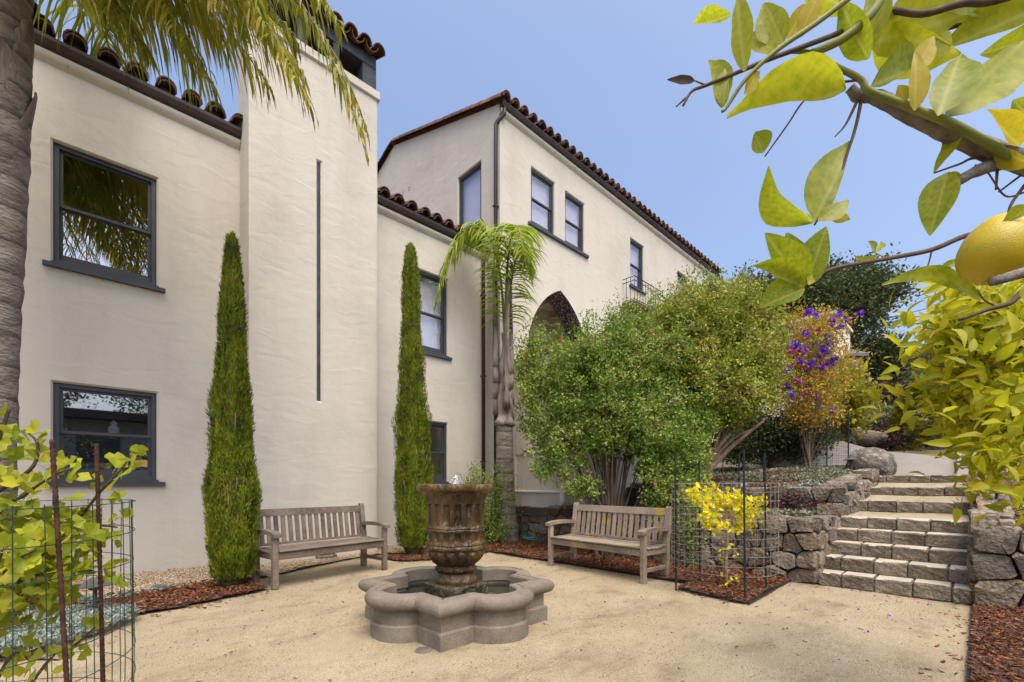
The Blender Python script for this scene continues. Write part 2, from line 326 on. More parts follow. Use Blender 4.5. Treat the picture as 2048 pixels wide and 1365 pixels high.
def rings(N, L, src, oc):              # leaf scars round the palm trunk
    wv = N.new('ShaderNodeTexWave'); wv.wave_type = 'BANDS'; wv.bands_direction = 'Z'; wv.wave_profile = 'SAW'; wv.inputs['Scale'].default_value = 1.1; wv.inputs['Distortion'].default_value = 1.1; wv.inputs['Detail'].default_value = 3; wv.inputs['Detail Scale'].default_value = 1.6
    L.new(oc, wv.inputs['Vector']); r = N.new('ShaderNodeMapRange'); r.inputs[1].default_value = 0; r.inputs[2].default_value = .22; r.inputs[3].default_value = .75; r.inputs[4].default_value = 0; L.new(wv.outputs['Fac'], r.inputs[0])
    mx = N.new('ShaderNodeMix'); mx.data_type = 'RGBA'; L.new(r.outputs[0], mx.inputs[0]); L.new(src, mx.inputs[6]); mx.inputs[7].default_value = (.035, .028, .025, 1); return mx.outputs[2]
chain_colour(m_ptr, rings)
m_dusk = mat('grey_stucco', [(.22, .22, .22), (.28, .28, .275)], rough=.9)

def blotch(col, scale, lo, hi, amt, stretch=(1, 1, 1), det=8):
    def f(N, L, src, oc):
        mp = N.new('ShaderNodeMapping'); mp.inputs['Scale'].default_value = stretch; L.new(oc, mp.inputs[0]); no = N.new('ShaderNodeTexNoise'); no.inputs['Scale'].default_value = scale; no.inputs['Detail'].default_value = det; no.inputs['Roughness'].default_value = .68
        L.new(mp.outputs[0], no.inputs['Vector']); r = N.new('ShaderNodeMapRange'); r.inputs[1].default_value = lo; r.inputs[2].default_value = hi; r.inputs[4].default_value = amt; L.new(no.outputs['Fac'], r.inputs[0])
        mx = N.new('ShaderNodeMix'); mx.data_type = 'RGBA'; L.new(r.outputs[0], mx.inputs[0]); L.new(src, mx.inputs[6]); mx.inputs[7].default_value = (*col, 1); return mx.outputs[2]
    return f
chain_colour(m_wall, blotch((.34, .31, .26), 1.0, .50, .78, .30, (1.6, 1.6, .22)))      # weathering runs on the plaster
chain_colour(m_dg, blotch((.16, .118, .07), 1.3, .52, .68, .62, (1, 1.8, 1), 11))        # damp, scuffed patches
chain_colour(m_dg, blotch((.53, .47, .36), 2.3, .56, .72, .30, (1, 1, 1), 10))

chain_colour(m_stone, blotch((.46, .42, .35), 9, .56, .70, .65, (1, 1, 1), 12))           # lichen
chain_colour(m_stone, blotch((.045, .04, .035), 3.5, .55, .72, .6, (1, 1, 1), 12))
chain_colour(m_block, blotch((.42, .39, .33), 8, .57, .70, .55, (1, 1, 1), 12))
chain_colour(m_cast, blotch((.085, .075, .055), 3.2, .52, .74, .55, (1, 1, .5), 11))
chain_colour(m_rim, blotch((.12, .10, .075), 4.5, .55, .75, .45, (1, 1, 1), 11))
chain_colour(m_lem, blotch((.62, .50, .05), 3.2, .58, .72, .55, (1, 1, 1), 5))
chain_colour(m_ginkb, blotch((.50, .46, .04), 9, .5, .7, .4))

chain_colour(m_cyp, blotch((.15, .08, .025), 2.4, .57, .68, .75, (1, 1, .7), 6))
chain_colour(m_shrub, blotch((.26, .13, .04), 1.7, .62, .74, .5, (1, 1, 1), 5))
# ------------------------------------------------------------------ the ground
def sheet(name, poly, z, m, kind='structure', sub=0, amp=0.0):
    bm = bmesh.new(); bm.faces.new([bm.verts.new((x, y, z)) for x, y in poly]); bm.normal_update()
    bmesh.ops.triangulate(bm, faces=bm.faces[:])
    me = bpy.data.meshes.new(name); bm.to_mesh(me); bm.free(); me.materials.append(m)
    o = obj(name, me); o['kind'] = kind; return o
sheet('ground', [(-400, -400), (400, -400), (400, 400), (-400, 400)], -.06, m_far)
CX, CY = 2.478, 3.267                 # fountain centre
def in_poly(P, x, y):
    ins = np.zeros(len(x), bool); n = len(P)
    for i in range(n):
        x1, y1 = P[i]; x2, y2 = P[(i+1) % n]
        c = ((y1 > y) != (y2 > y)) & (x < (x2-x1)*(y-y1)/(y2-y1+1e-12)+x1); ins ^= c
    return ins
def hgrid(name, x0, x1, y0, y1, fn, m, step=.25, kind='structure', mask=None):
    nx, ny = int((x1-x0)/step)+1, int((y1-y0)/step)+1
    X, Y = np.meshgrid(np.linspace(x0, x1, nx), np.linspace(y0, y1, ny)); Z = fn(X, Y)
    v = np.stack([X.ravel(), Y.ravel(), Z.ravel()], 1)
    i = np.arange((nx-1)*(ny-1)); r = i//(nx-1); c = i % (nx-1); b = r*nx+c
    f = np.stack([b, b+1, b+nx+1, b+nx], 1)
    return tag(obj(name, np_mesh(name, v, f, m, True)), kind=kind)
def wob(X, Y, s=1.0, p=0.0): return (np.sin(X*2.1*s+p+1.3*np.sin(Y*1.7*s))+np.sin(Y*2.7*s-p*2+1.1*np.sin(X*2.3*s)))*.5
hgrid('courtyard', -6, 6.5, -6, 7.8, lambda X, Y: .006*wob(X, Y, .8)+.003*wob(X, Y, 3), m_dg, .12)
# planting strips (mulch and pea gravel) laid over the granite
MULCH_L = [(-3.5, 5.6), (-.1, 5.75), (.35, 5.36), (.6, 5.36), (1.1, 5.46), (1.62, 5.62), (1.55, 6.1), (1.3, 6.5), (.6, 6.35), (-.4, 6.5), (-3.5, 6.8)]
GRAV_L = [(-4, 6.7), (-.4, 6.35), (.6, 6.2), (1.3, 6.35), (1.75, 6.38), (2.4, 6.68), (3.1, 7.0), (3.7, 7.1), (4.35, 6.9), (4.9, 7.2), (4.9, 7.74), (-4, 7.74)]
MULCH_C = [(3.55, 6.62), (3.7, 6.2), (4.1, 6.02), (4.6, 6.15), (5.34, 6.05), (5.34, 2.41), (5.05, 2.41), (4.95, 2.38), (4.84, 1.62), (6.43, 1.66), (6.43, 4.7), (7.1, 4.9), (7.1, 7.32), (4.95, 7.74), (4.8, 7.2), (4.3, 6.95)]
MULCH_R = [(6.43, .05), (2.2, .05), (-1, .05), (-1, -4), (6.43, -4)]
def bed(name, P, m, base=.02, top=.05, step=.06):
    P_ = np.array(P); x0, y0 = P_.min(0)-.05; x1, y1 = P_.max(0)+.05
    nx, ny = int((x1-x0)/step)+1, int((y1-y0)/step)+1
    X, Y = np.meshgrid(np.linspace(x0, x1, nx), np.linspace(y0, y1, ny)); Z = base + (top-base)*(.5+.5*wob(X, Y, 2.3, .7))
    xc = (X[:-1, :-1]+X[1:, 1:])/2; yc = (Y[:-1, :-1]+Y[1:, 1:])/2
    ok = in_poly(P, xc.ravel(), yc.ravel())
    v = np.stack([X.ravel(), Y.ravel(), Z.ravel()], 1)
    i = np.arange((nx-1)*(ny-1))[ok]; r = i//(nx-1); c = i % (nx-1); b = r*nx+c
    f = np.stack([b, b+1, b+nx+1, b+nx], 1)
    return tag(obj(name, np_mesh(name, v, f, m, True)), kind='structure')
bed('mulch_bed', MULCH_L, m_soil); bed('mulch_bed', MULCH_C, m_soil); bed('mulch_bed', MULCH_R, m_soil); bed('gravel_bed', GRAV_L, m_gravb, .012, .05)
def scatter_xy(P, n):
    P_ = np.array(P); x0, y0 = P_.min(0); x1, y1 = P_.max(0); xs = []; ys = []; k = 0
    while k < n:
        x = rng.uniform(x0, x1, n*2); y = rng.uniform(y0, y1, n*2); ok = in_poly(P, x, y); xs.append(x[ok]); ys.append(y[ok]); k += ok.sum()
    return np.concatenate(xs)[:n], np.concatenate(ys)[:n]
CUBE_F = np.array([(0, 3, 2, 1), (4, 5, 6, 7), (0, 1, 5, 4), (1, 2, 6, 5), (2, 3, 7, 6), (3, 0, 4, 7)])
CUBE_V = np.array([(-1, -1, -1), (1, -1, -1), (1, 1, -1), (-1, 1, -1), (-1, -1, 1), (1, -1, 1), (1, 1, 1), (-1, 1, 1)], float)*.5
OCT_V = np.array([(1, 0, 0), (0, 1, 0), (-1, 0, 0), (0, -1, 0), (0, 0, 1), (0, 0, -1)], float)
OCT_F = np.array([(0, 1, 4), (1, 2, 4), (2, 3, 4), (3, 0, 4), (1, 0, 5), (2, 1, 5), (3, 2, 5), (0, 3, 5)])
def rotm(n, tilt):
    a = rng.uniform(0, 2*PI, n); t = rng.normal(0, tilt, n); p = rng.normal(0, tilt, n)
    ca, sa, ct, st, cp, sp = np.cos(a), np.sin(a), np.cos(t), np.sin(t), np.cos(p), np.sin(p); Z = np.zeros(n); O = np.ones(n)
    Rz = np.stack([ca, -sa, Z, sa, ca, Z, Z, Z, O], 1).reshape(n, 3, 3); Rx = np.stack([O, Z, Z, Z, ct, -st, Z, st, ct], 1).reshape(n, 3, 3)
    Ry = np.stack([cp, Z, sp, Z, O, Z, -sp, Z, cp], 1).reshape(n, 3, 3)
    return Rz @ Rx @ Ry
def scatter(name, pos, size, m, shape='chip', tilt=.35, kind='stuff', smooth=False):
    n = len(pos); V, F = (CUBE_V, CUBE_F) if shape == 'chip' else (OCT_V, OCT_F)
    v = V[None]*size[:, None, :]
    if shape == 'chip': v = v + rng.normal(0, 1, v.shape)*size[:, None, :]*.08
    v = np.einsum('nij,nkj->nki', rotm(n, tilt), v)+pos[:, None, :]
    f = F[None]+(np.arange(n)*len(V))[:, None, None]
    return tag(obj(name, np_mesh(name, v.reshape(-1, 3), f.reshape(-1, F.shape[1]), m, smooth)), kind=kind)
def chips(P, n, z=.05, big=1.0):
    x, y = scatter_xy(P, n); p = np.stack([x, y, rng.uniform(z-.02, z+.012, n)], 1)
    s = np.stack([rng.uniform(.02, .06, n), rng.uniform(.008, .02, n), rng.uniform(.003, .008, n)], 1)*big
    scatter('bark_mulch', p, s, m_chip)
chips(MULCH_L, 7000); chips(MULCH_C, 11000)
chips([(6.43, .05), (2.0, .05), (2.0, -1.1), (6.43, -1.6)], 9000, big=.8)
x, y = scatter_xy(GRAV_L, 15000); ok = x > -2.2; x, y = x[ok], y[ok]; n = len(x)
scatter('pea_gravel', np.stack([x, y, .045+.06*np.clip((y-6.9)/.8, 0, 1)*0+rng.uniform(-.01, .01, n)], 1), np.stack([rng.uniform(.008, .017, n), rng.uniform(.007, .013, n), rng.uniform(.005, .010, n)], 1), m_pea, 'oct', .5, smooth=True)
# loose grit and litter on the granite
DGP = [(-1.2, 4.4), (.3, 5.2), (1.6, 5.6), (3.6, 6.5), (5.3, 6.0), (5.3, 2.4), (4.8, 1.6), (6.4, 1.5), (6.4, .1), (1.2, .1), (.4, 1.2)]
x, y = scatter_xy(DGP, 16000); n = len(x); s = rng.uniform(.0018, .0045, n)
scatter('granite_grit', np.stack([x, y, s*.5+.004+0*x], 1), np.stack([s*1.2, s, s*.8], 1), mat('grit', [(.10, .07, .045), (.40, .31, .20), (.66, .57, .43)], w=.95, rnd='island', rough=.9), 'oct', .5)
x, y = scatter_xy(DGP, 230); n = len(x)
scatter('fallen_leaf_litter', np.stack([x, y, .012+0*x], 1), np.stack([rng.uniform(.008, .034, n), rng.uniform(.004, .011, n), rng.uniform(.002, .004, n)], 1), mat('litter', [(.03, .02, .014), (.12, .07, .04), (.20, .14, .06)], w=.9, rnd='island', rough=1), 'chip', .25)
x, y = scatter_xy([(4.3, .2), (6.4, .15), (6.4, 1.6), (5.2, 1.6)], 26); n = len(x)
scatter('fallen_petals', np.stack([x, y, .012+0*x], 1), np.stack([rng.uniform(.015, .03, n), rng.uniform(.01, .016, n), rng.uniform(.002, .003, n)], 1), m_tibfl, 'chip', .2)
ed = []
for (a_, b_), k_ in ((((5.34, 6.0), (5.34, 2.4)), 60), (((4.84, 1.62), (4.98, 2.38)), 25), (((4.86, 1.6), (6.4, 1.6)), 45), (((6.3, .08), (1.6, .08)), 60), (((.5, 5.3), (1.6, 5.55)), 40), (((3.6, 6.2), (5.3, 6.0)), 45)):
    t_ = rng.uniform(0, 1, k_); off_ = np.abs(rng.normal(0, .09, k_)); dx_, dy_ = b_[0]-a_[0], b_[1]-a_[1]; l_ = math.hypot(dx_, dy_); nx_, ny_ = -dy_/l_, dx_/l_
    sg = 1 if (2.6-a_[0])*nx_+(3.3-a_[1])*ny_ > 0 else -1
    ed.append(np.stack([a_[0]+dx_*t_+nx_*off_*sg, a_[1]+dy_*t_+ny_*off_*sg, np.full(k_, .014)], 1))
ed = np.concatenate(ed); n = len(ed)
scatter('strayed_bark_chips', ed, np.stack([rng.uniform(.012, .045, n), rng.uniform(.006, .014, n), rng.uniform(.003, .006, n)], 1), m_chip, 'chip', .2)
# steel edging along the beds
def edging(pts):
    b = MB()
    for a, c in zip(pts[:-1], pts[1:]): b.tube([(a[0], a[1], .022), (c[0], c[1], .022)], .011, 4)
    tag(b.build('steel_edging', m_black), kind='structure')
edging([(5.05, 2.41), (4.95, 2.38), (4.84, 1.60), (6.42, 1.64)]); edging([(6.42, .05), (2.2, .05), (-1, .05)]); edging([(5.34, 6.05), (5.34, 2.41)])
edging([(1.75, 6.36), (2.4, 6.66), (3.1, 6.98), (3.7, 7.08)])
# raised ground: upper bed, right bed, hillside
def H(a, b):
    return 1.42 + .20*np.clip(a-13, 0, 40) + .0*b + .25*wob(a, b, .25)*np.clip((a-13)/6, 0, 1)
hgrid('upper_bed', 8.2, 13.3, 1.55, 7.6, lambda X, Y: 1.13+.42*np.clip((X-8.3)/3.6, 0, 1)**.8+.03*wob(X, Y), m_soil)
hgrid('planted_ledge', 6.6, 8.25, 1.55, 7.4, lambda X, Y: .74+.02*wob(X, Y, 2), m_soil)
hgrid('right_bed', 6.6, 13.3, -14, -.1, lambda X, Y: .74+.68*np.clip((X-6.6)/4.6, 0, 1)+.02*wob(X, Y), m_soil)
hgrid('hillside', 13.0, 110, -60, 90, H, m_hill, 1.5)

# ------------------------------------------------------------------ the house
HX, HY = 6.758, 7.33
house = thing('house', 'cream stucco two-storey house with clay tile roofs, tall chimney and grey-framed windows', 'house', (HX, HY, 0))
def facade(name, mp, s0, s1, z0, z1, openings, dep, m, parent, arch=None):
    b = MB(); xs = sorted({s0, s1, *[q for o in openings for q in o[:2]]}); zs = sorted({z0, z1, *[q for o in openings for q in o[2:4]]})
    for i in range(len(xs)-1):
        for j in range(len(zs)-1):
            cx, cz = (xs[i]+xs[i+1])/2, (zs[j]+zs[j+1])/2
            if any(o[0] < cx < o[1] and o[2] < cz < o[3] for o in openings): continue
            b.quad(mp(xs[i], zs[j], 0), mp(xs[i+1], zs[j], 0), mp(xs[i+1], zs[j+1], 0), mp(xs[i], zs[j+1], 0))
    e = .022
    for o in openings:                  # softened plaster edge, then the reveal
        if len(o) > 4: continue
        l, h, a, c = o[:4]; r0 = [(l, a), (h, a), (h, c), (l, c)]; r1 = [(l+e, a+e), (h-e, a+e), (h-e, c-e), (l+e, c-e)]
        for k in range(4):
            p, q, p1, q1 = r0[k], r0[(k+1) % 4], r1[k], r1[(k+1) % 4]
            b.quad(mp(*p, 0), mp(*q, 0), mp(*q1, e), mp(*p1, e)); b.quad(mp(*p1, e), mp(*q1, e), mp(*q1, dep), mp(*p1, dep))
    if arch: arch(b, mp)
    return b.build(name, m, parent)
def window(mp, l, h, a, c, parent, sill=True, blind=False, hung=True, room=.6, split=.5, sillw=.09, gl=None, nosill=False):
    """a hung sash window set in a reveal; mp(s, z, d) maps onto the wall"""
    def bar(b, s0, s1, z0, z1, d0, d1):
        P = [mp(s, z, d) for d in (d0, d1) for (s, z) in ((s0, z0), (s1, z0), (s1, z1), (s0, z1))]
        b.add(P, [(0, 1, 2, 3), (7, 6, 5, 4), (0, 4, 5, 1), (1, 5, 6, 2), (2, 6, 7, 3), (3, 7, 4, 0)])
    e = .024; l, h, a, c = l+e, h-e, a+e, c-e; t = .05
    b = MB(); bar(b, l, l+t, a, c, .045, .13); bar(b, h-t, h, a, c, .045, .13); bar(b, l+t, h-t, c-t, c, .045, .13); bar(b, l+t, h-t, a, a+t, .045, .13)
    wn = b.build('window', m_frame, parent)
    if hung:
        mid = a+(c-a)*split
        for (z0, z1, d) in ((mid-.02, c-t, .075), (a+t, mid+.02, .10)):
            up = d < .09; b = MB(); q = .035; lo = q if up else .085
            bar(b, l+t, l+t+q, z0, z1, d, d+.03); bar(b, h-t-q, h-t, z0, z1, d, d+.03); bar(b, l+t+q, h-t-q, z1-q-(.012 if not up else 0), z1, d, d+.03); bar(b, l+t+q, h-t-q, z0, z0+lo, d, d+.03)
            b.build('sash', m_frame, wn)
            b = MB(); bar(b, l+t+q, h-t-q, z0+lo, z1-q, d+.012, d+.018); b.build('pane', gl or m_glass, wn)
    else:
        q = .04; b = MB(); bar(b, l+t, l+t+q, a+t, c-t, .07, .10); bar(b, h-t-q, h-t, a+t, c-t, .07, .10); bar(b, l+t+q, h-t-q, c-t-q, c-t, .07, .10); bar(b, l+t+q, h-t-q, a+t, a+t+q, .07, .10)
        b.build('sash', m_frame, wn); b = MB(); bar(b, l+t+q, h-t-q, a+t+q, c-t-q, .08, .086); b.build('pane', gl or m_glass, wn)
    if sill and not nosill:
        b = MB(); bar(b, l-sillw, h+sillw, a-.075, a-.025, -.05, .135); bar(b, l-e+.003, h+e-.003, a-.024, a+.0, -.02, .135); b.build('sill', m_frame, wn)
    if blind:
        b = MB(); bar(b, l+.01, h-.01, a+.01, c-.01, .17, .175); b.build('blind', m_blind, wn)
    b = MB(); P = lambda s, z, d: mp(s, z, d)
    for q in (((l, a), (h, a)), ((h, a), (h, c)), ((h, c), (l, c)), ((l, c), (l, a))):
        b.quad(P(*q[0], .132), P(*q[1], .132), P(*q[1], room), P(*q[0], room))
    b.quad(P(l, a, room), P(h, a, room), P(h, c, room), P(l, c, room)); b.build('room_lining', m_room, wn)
    return wn
WY = 7.75
mpA = lambda s, z, d: (s, WY+d, z)
opA = [(-.166, .866, 1.24, 2.46), (-.166, .866, 3.86, 5.36)]
opD = [(4.65, 5.68, 3.86, 5.50), (4.65, 5.68, 1.24, 2.50)]
facade('wall', mpA, -4, 2.5, -.1, 6.5, opA, .14, m_wall, house)
facade('wall', mpA, 2.5, HX+.3, -.1, 6.5, opD, .14, m_wall, house)
wlow = window(mpA, *opA[0], house, room=1.7); window(mpA, *opA[1], house); window(mpA, *opD[0], house, gl=m_glassb, blind=True); window(mpA, *opD[1], house)
# gable wall of the wing (faces -X) and its long front (faces -Y)
mpC = lambda s, z, d: (HX+d, s, z)
RIDGE_Y, EAVE_Z, RIDGE_Z = 11.85, 9.55, 11.05
opC = [(7.96, 8.86, 7.24, 8.66)]
facade('wall', mpC, HY, 16.4, -.1, EAVE_Z, opC, .14, m_wall, house)
b = MB(); b.add([(HX, HY, EAVE_Z), (HX, 16.4, EAVE_Z), (HX, RIDGE_Y, RIDGE_Z)], [(0, 1, 2)]); b.build('gable', m_wall, house)
wg = window(mpC, *opC[0], house, hung=False, gl=m_glassb, blind=True)
mpB = lambda s, z, d: (HX+s, HY+d, z)
AC, AW, AS, AT = 2.06, 1.2, 4.25, 6.07      # pointed arch: centre, half width, spring, top
def arch_pt(t):                             # t 0..1 left spring -> apex
    hgt = AT-AS; rad = (AW*AW+hgt*hgt)/(2*AW); th = math.acos((rad-AW)/rad)*t
    return (AW-rad+rad*math.cos(th), rad*math.sin(th))
def arch_fill(b, mp):
    n = 14; L = [(AC-arch_pt(k/n)[0], AS+arch_pt(k/n)[1]) for k in range(n+1)]; Rr = [(2*AC-s, z) for s, z in L][::-1]
    C_ = L+Rr[1:]
    for p, q in zip(C_[:-1], C_[1:]): b.quad(mp(p[0], p[1], 0), mp(q[0], q[1], 0), mp(q[0], AT+.0, 0), mp(p[0], AT+.0, 0))
opB = [(.985, 1.86, 7.33, 8.68), (2.24, 3.07, 7.33, 8.68), (5.32, 6.13, 7.2, 8.66), (8.38, 9.2, 7.28, 8.66), (9.49, 10.3, 7.28, 8.66)]
facade('wall', mpB, 0, 11.65, -.1, EAVE_Z, opB+[(AC-AW, AC+AW, 3.2, AT, 1), (3.7, 5.0, 3.93, 5.5)], .14, m_wall, house, arch_fill)  # extra rectangular opening behind the shrub, added to let daylight into the porch
for k, o in enumerate(opB):
    window(mpB, *o, house, blind=True, gl=m_glassb, sill=k > 1)
b = MB(); b.box((HX+.88, HY-.06, 7.25), (HX+3.19, HY+.06, 7.325), .008); b.build('window_sill', m_frame, house)
n = 14; Lc = [(AC-AW, 3.2)]+[(AC-arch_pt(k/n)[0], AS+arch_pt(k/n)[1]) for k in range(n+1)]; Cc = Lc+[(2*AC-s, z) for s, z in Lc][::-1][1:]
b = MB()
for p, q in zip(Cc[:-1], Cc[1:]): b.quad(mpB(p[0], p[1], 0), mpB(q[0], q[1], 0), mpB(q[0], q[1], .55), mpB(p[0], p[1], .55))
b.build('arch_tiling', m_trim, house)
b = MB(); b.quad(mpB(.4, 3.2, .56), mpB(.4, 3.2, 1.5), mpB(.4, 6.3, 1.5), mpB(.4, 6.3, .56)); b.quad(mpB(5.6, 3.2, .56), mpB(5.6, 3.2, 1.5), mpB(5.6, 6.3, 1.5), mpB(5.6, 6.3, .56))
b.quad(mpB(.4, 3.2, 1.5), mpB(5.6, 3.2, 1.5), mpB(5.6, 6.3, 1.5), mpB(.4, 6.3, 1.5)); b.build('porch_wall', m_wall, house)
b = MB(); b.quad(mpB(.4, 6.3, .56), mpB(5.6, 6.3, .56), mpB(5.6, 6.3, 1.5), mpB(.4, 6.3, 1.5)); b.quad(mpB(.4, 6.3, .552), mpB(5.6, 6.3, .552), mpB(5.6, 6.07, .552), mpB(.4, 6.07, .552)); b.build('porch_ceiling', m_ceil, house)
for k in range(6): b = MB(); b.box(mpB(.7+k*.9, 6.1, .57), mpB(.84+k*.9, 6.29, 1.49)); b.build('ceiling_beam', m_ceil, house)
# closing walls out of sight
b = MB(); b.quad((HX+11.65, HY, -.1), (HX+11.65, 16.4, -.1), (HX+11.65, 16.4, EAVE_Z), (HX+11.65, HY, EAVE_Z)); b.quad((HX, 16.4, -.1), (HX+11.65, 16.4, -.1), (HX+11.65, 16.4, EAVE_Z), (HX, 16.4, EAVE_Z))
b.add([(HX+11.65, HY, EAVE_Z), (HX+11.65, 16.4, EAVE_Z), (HX+11.65, RIDGE_Y, RIDGE_Z)], [(0, 1, 2)]); b.quad((-4, WY, -.1), (-4, 14, -.1), (-4, 14, 6.5), (-4, WY, 6.5)); b.build('rear_wall', m_wall, house)
# roofs of barrel tile
def tile_mesh(r0=.105, r1=.085, L=.46, t=.016, n=7):
    b = MB(); vs = []
    for (x, r) in ((0, r0), (L, r1)):
        for rr in (r, r-t):
            for k in range(n+1):
                a = PI*k/n; vs.append((x, -rr*math.cos(a), rr*math.sin(a)))
    m = n+1; fs = []
    for k in range(n):
        fs += [(k, k+1, 2*m+k+1, 2*m+k), (m+k+1, m+k, 3*m+k, 3*m+k+1), (k+1, k, m+k, m+k+1), (2*m+k, 2*m+k+1, 3*m+k+1, 3*m+k)]
    fs += [(0, 2*m, 3*m, m), (n, m+n, 3*m+n, 2*m+n)]
    b.add(vs, fs); return autosmooth(b.mesh('roof_tile', m_tile), 50)
TILE = tile_mesh(); TILEB = tile_mesh(.115, .10, .46); TILER = tile_mesh(.155, .135, .47, .02)
def roof(x0, x1, ye, ze, slope, run, parent, caps, courses=2, skip=None):
    ct = 1/math.sqrt(1+slope*slope); sd = Vector((0, ct, slope*ct)); nd = Vector((0, -slope*ct, ct))
    n = int((x1-x0)/.036); v = []
    for (d, dz) in ((.06, 0), (run/ct, 0)):
        for k in range(n+1):
            x = x0+(x1-x0)*k/n; p = Vector((x, ye, ze))+sd*d; up = .035*math.cos(2*PI*(x-x0)/.29)
            v.append(tuple(p+nd*up))
    f = [(k, k+1, n+2+k, n+1+k) for k in range(n)]
    b = MB().add(v, f); b.box((x0, ye+.10, ze-.10), (x1, ye+.14, ze+.0))
    rf = b.build('roof', m_tilef, parent); off = wloc(rf)
    for i in range(int((x1-x0)/.29)+1):
        x = x0+.0+i*.29
        if x > x1 or (skip and skip(x)): continue
        for c in range(courses):
            p = Vector((x+random.uniform(-.012, .012), ye, ze))+sd*(-.03+c*.37+random.uniform(-.012, .012))+nd*(.012+.02*0)
            obj('roof_tile', TILE, rf, frame(sd + Vector((random.uniform(-.03, .03), 0, random.uniform(0, .03))), nd, p-off))
        if i % 2 == 0 or True:
            p = Vector((x+random.uniform(-.01, .01), ye, ze))+sd*(-.005)+nd*.045; obj('roof_tile', TILEB, rf, frame(sd, nd, p-off))
    return rf
rA = roof(-4.0, 1.80, 7.62, 6.50, .34, 5.2, house, True); rD = roof(3.86, HX-.06, 7.62, 6.50, .34, 5.2, house, True)
rB = roof(HX+.02, HX+11.75, 7.16, EAVE_Z+.02, .33, 4.7, house, True, 1)
b = MB(); b.quad((1.80, 7.9, 6.58), (3.86, 7.9, 6.58), (3.86, 12.8, 8.25), (1.80, 12.8, 8.25)); b.quad((HX, RIDGE_Y, RIDGE_Z+.1), (HX+11.7, RIDGE_Y, RIDGE_Z+.1), (HX+11.7, 16.5, EAVE_Z), (HX, 16.5, EAVE_Z)); b.build('roof_slope', m_tilef, house)
# tiles along the raked gable edge
offr = wloc(rB)
for k in range(13):
    sl_ = (RIDGE_Z-EAVE_Z)/(RIDGE_Y-HY); ct = 1/math.sqrt(1+sl_**2); sd = Vector((0, ct, sl_*ct)); nd = Vector((0, -sl_*ct, ct))
    obj('rake_tile', TILER, rB, frame(sd+Vector((random.uniform(-.02, .02), 0, .045)), nd, Vector((HX+.02, HY-.14, EAVE_Z-.02))+sd*(k*.37+random.uniform(-.015, .015))+nd*.015-offr))
    sd2 = Vector((0, -ct, sl_*ct)); nd2 = Vector((0, sl_*ct, ct))
    obj('rake_tile', TILER, rB, frame(sd2+Vector((0, 0, .045)), nd2, Vector((HX+.02, 16.5, EAVE_Z-.02))+sd2*(k*.37)+nd2*.015-offr))
    b = None
b = MB(); b.lathe([(.0, .0), (.10, .0), (.12, .06), (.08, .15), (0, .19)], 10, (HX+.03, RIDGE_Y, RIDGE_Z+.02)); b.build('ridge_end_tile', m_tile, rB)
# gutters, cornices, downpipes
def gutter(x0, x1, yw, z, cornice=True):
    prof = [(.0, .0), (.0, -.11), (-.05, -.125), (-.10, -.10), (-.125, -.04), (-.13, 0.0), (-.118, 0.0), (-.11, -.03), (-.09, -.085), (-.05, -.105), (-.012, -.10), (-.012, 0)]
    n = len(prof); b = MB(); vs = [(x, yw-.012+p[0], z+p[1]) for x in (x0, x1) for p in prof]
    b.add(vs, [(k, (k+1) % n, n+(k+1) % n, n+k) for k in range(n)]+[tuple(range(n))[::-1], tuple(range(n, 2*n))])
    o = b.build('gutter', m_gutter, house)
    if cornice:
        b = MB(); pr = [(0, -.13), (-.075, -.135), (-.07, -.17), (-.045, -.21), (-.015, -.235), (.01, -.26)]; n = len(pr)
        b.add([(x, yw+p[0], z+p[1]) for x in (x0, x1) for p in pr], [(k, n+k, n+k+1, k+1) for k in range(n-1)]); b.build('cornice', m_wall, house, smooth=True)
    return o
gutter(-4, 1.825, WY, 6.47); gutter(3.83, HX-.02, WY, 6.47); gutter(HX-.03, HX+11.75, HY, EAVE_Z)
b = MB(); b.tube([(HX+.05, HY-.09, 9.43), (HX+.05, HY-.09, 9.30), (HX-.04, HY+.06, 9.16), (HX-.055, HY+.08, 9.10), (HX-.055, HY+.08, .1)], .042, 10); b.build('downpipe', m_gutter, house, smooth=True)
b = MB(); b.tube([(HX-.16, WY-.09, 6.36), (HX-.16, WY-.09, 6.25), (HX-.16, WY-.05, 6.15), (HX-.16, WY-.05, .1)], .04, 10); b.build('downpipe', m_pipe, house, smooth=True)
for z in (1.7, 3.6, 5.4): b = MB(); b.box((HX-.21, WY-.10, z), (HX-.11, WY+.01, z+.025)); b.build('pipe_strap', m_pipe, house)
for z in (5.2, 7.3): b = MB(); b.box((HX-.11, HY+.03, z), (HX+.0, HY+.13, z+.025)); b.build('pipe_strap', m_gutter, house)
# vent pipes in the gable
for (s, z) in ((11.05, 9.42), (11.38, 9.44), (11.42, 8.86), (11.75, 8.98)):
    b = MB(); b.lathe([(.055, -.16), (.055, .0), (.040, .0), (.040, -.15), (0, -.15)], 14); vp = b.build('vent_pipe', m_white, house, smooth=False, local=True)
    vp.location = (HX-HX, s-HY, z); vp.rotation_euler = (0, R(-90), 0)
    d = MB().lathe([(.038, -.02), (0, -.02)], 12).build('vent_mouth', m_black, vp, local=True)
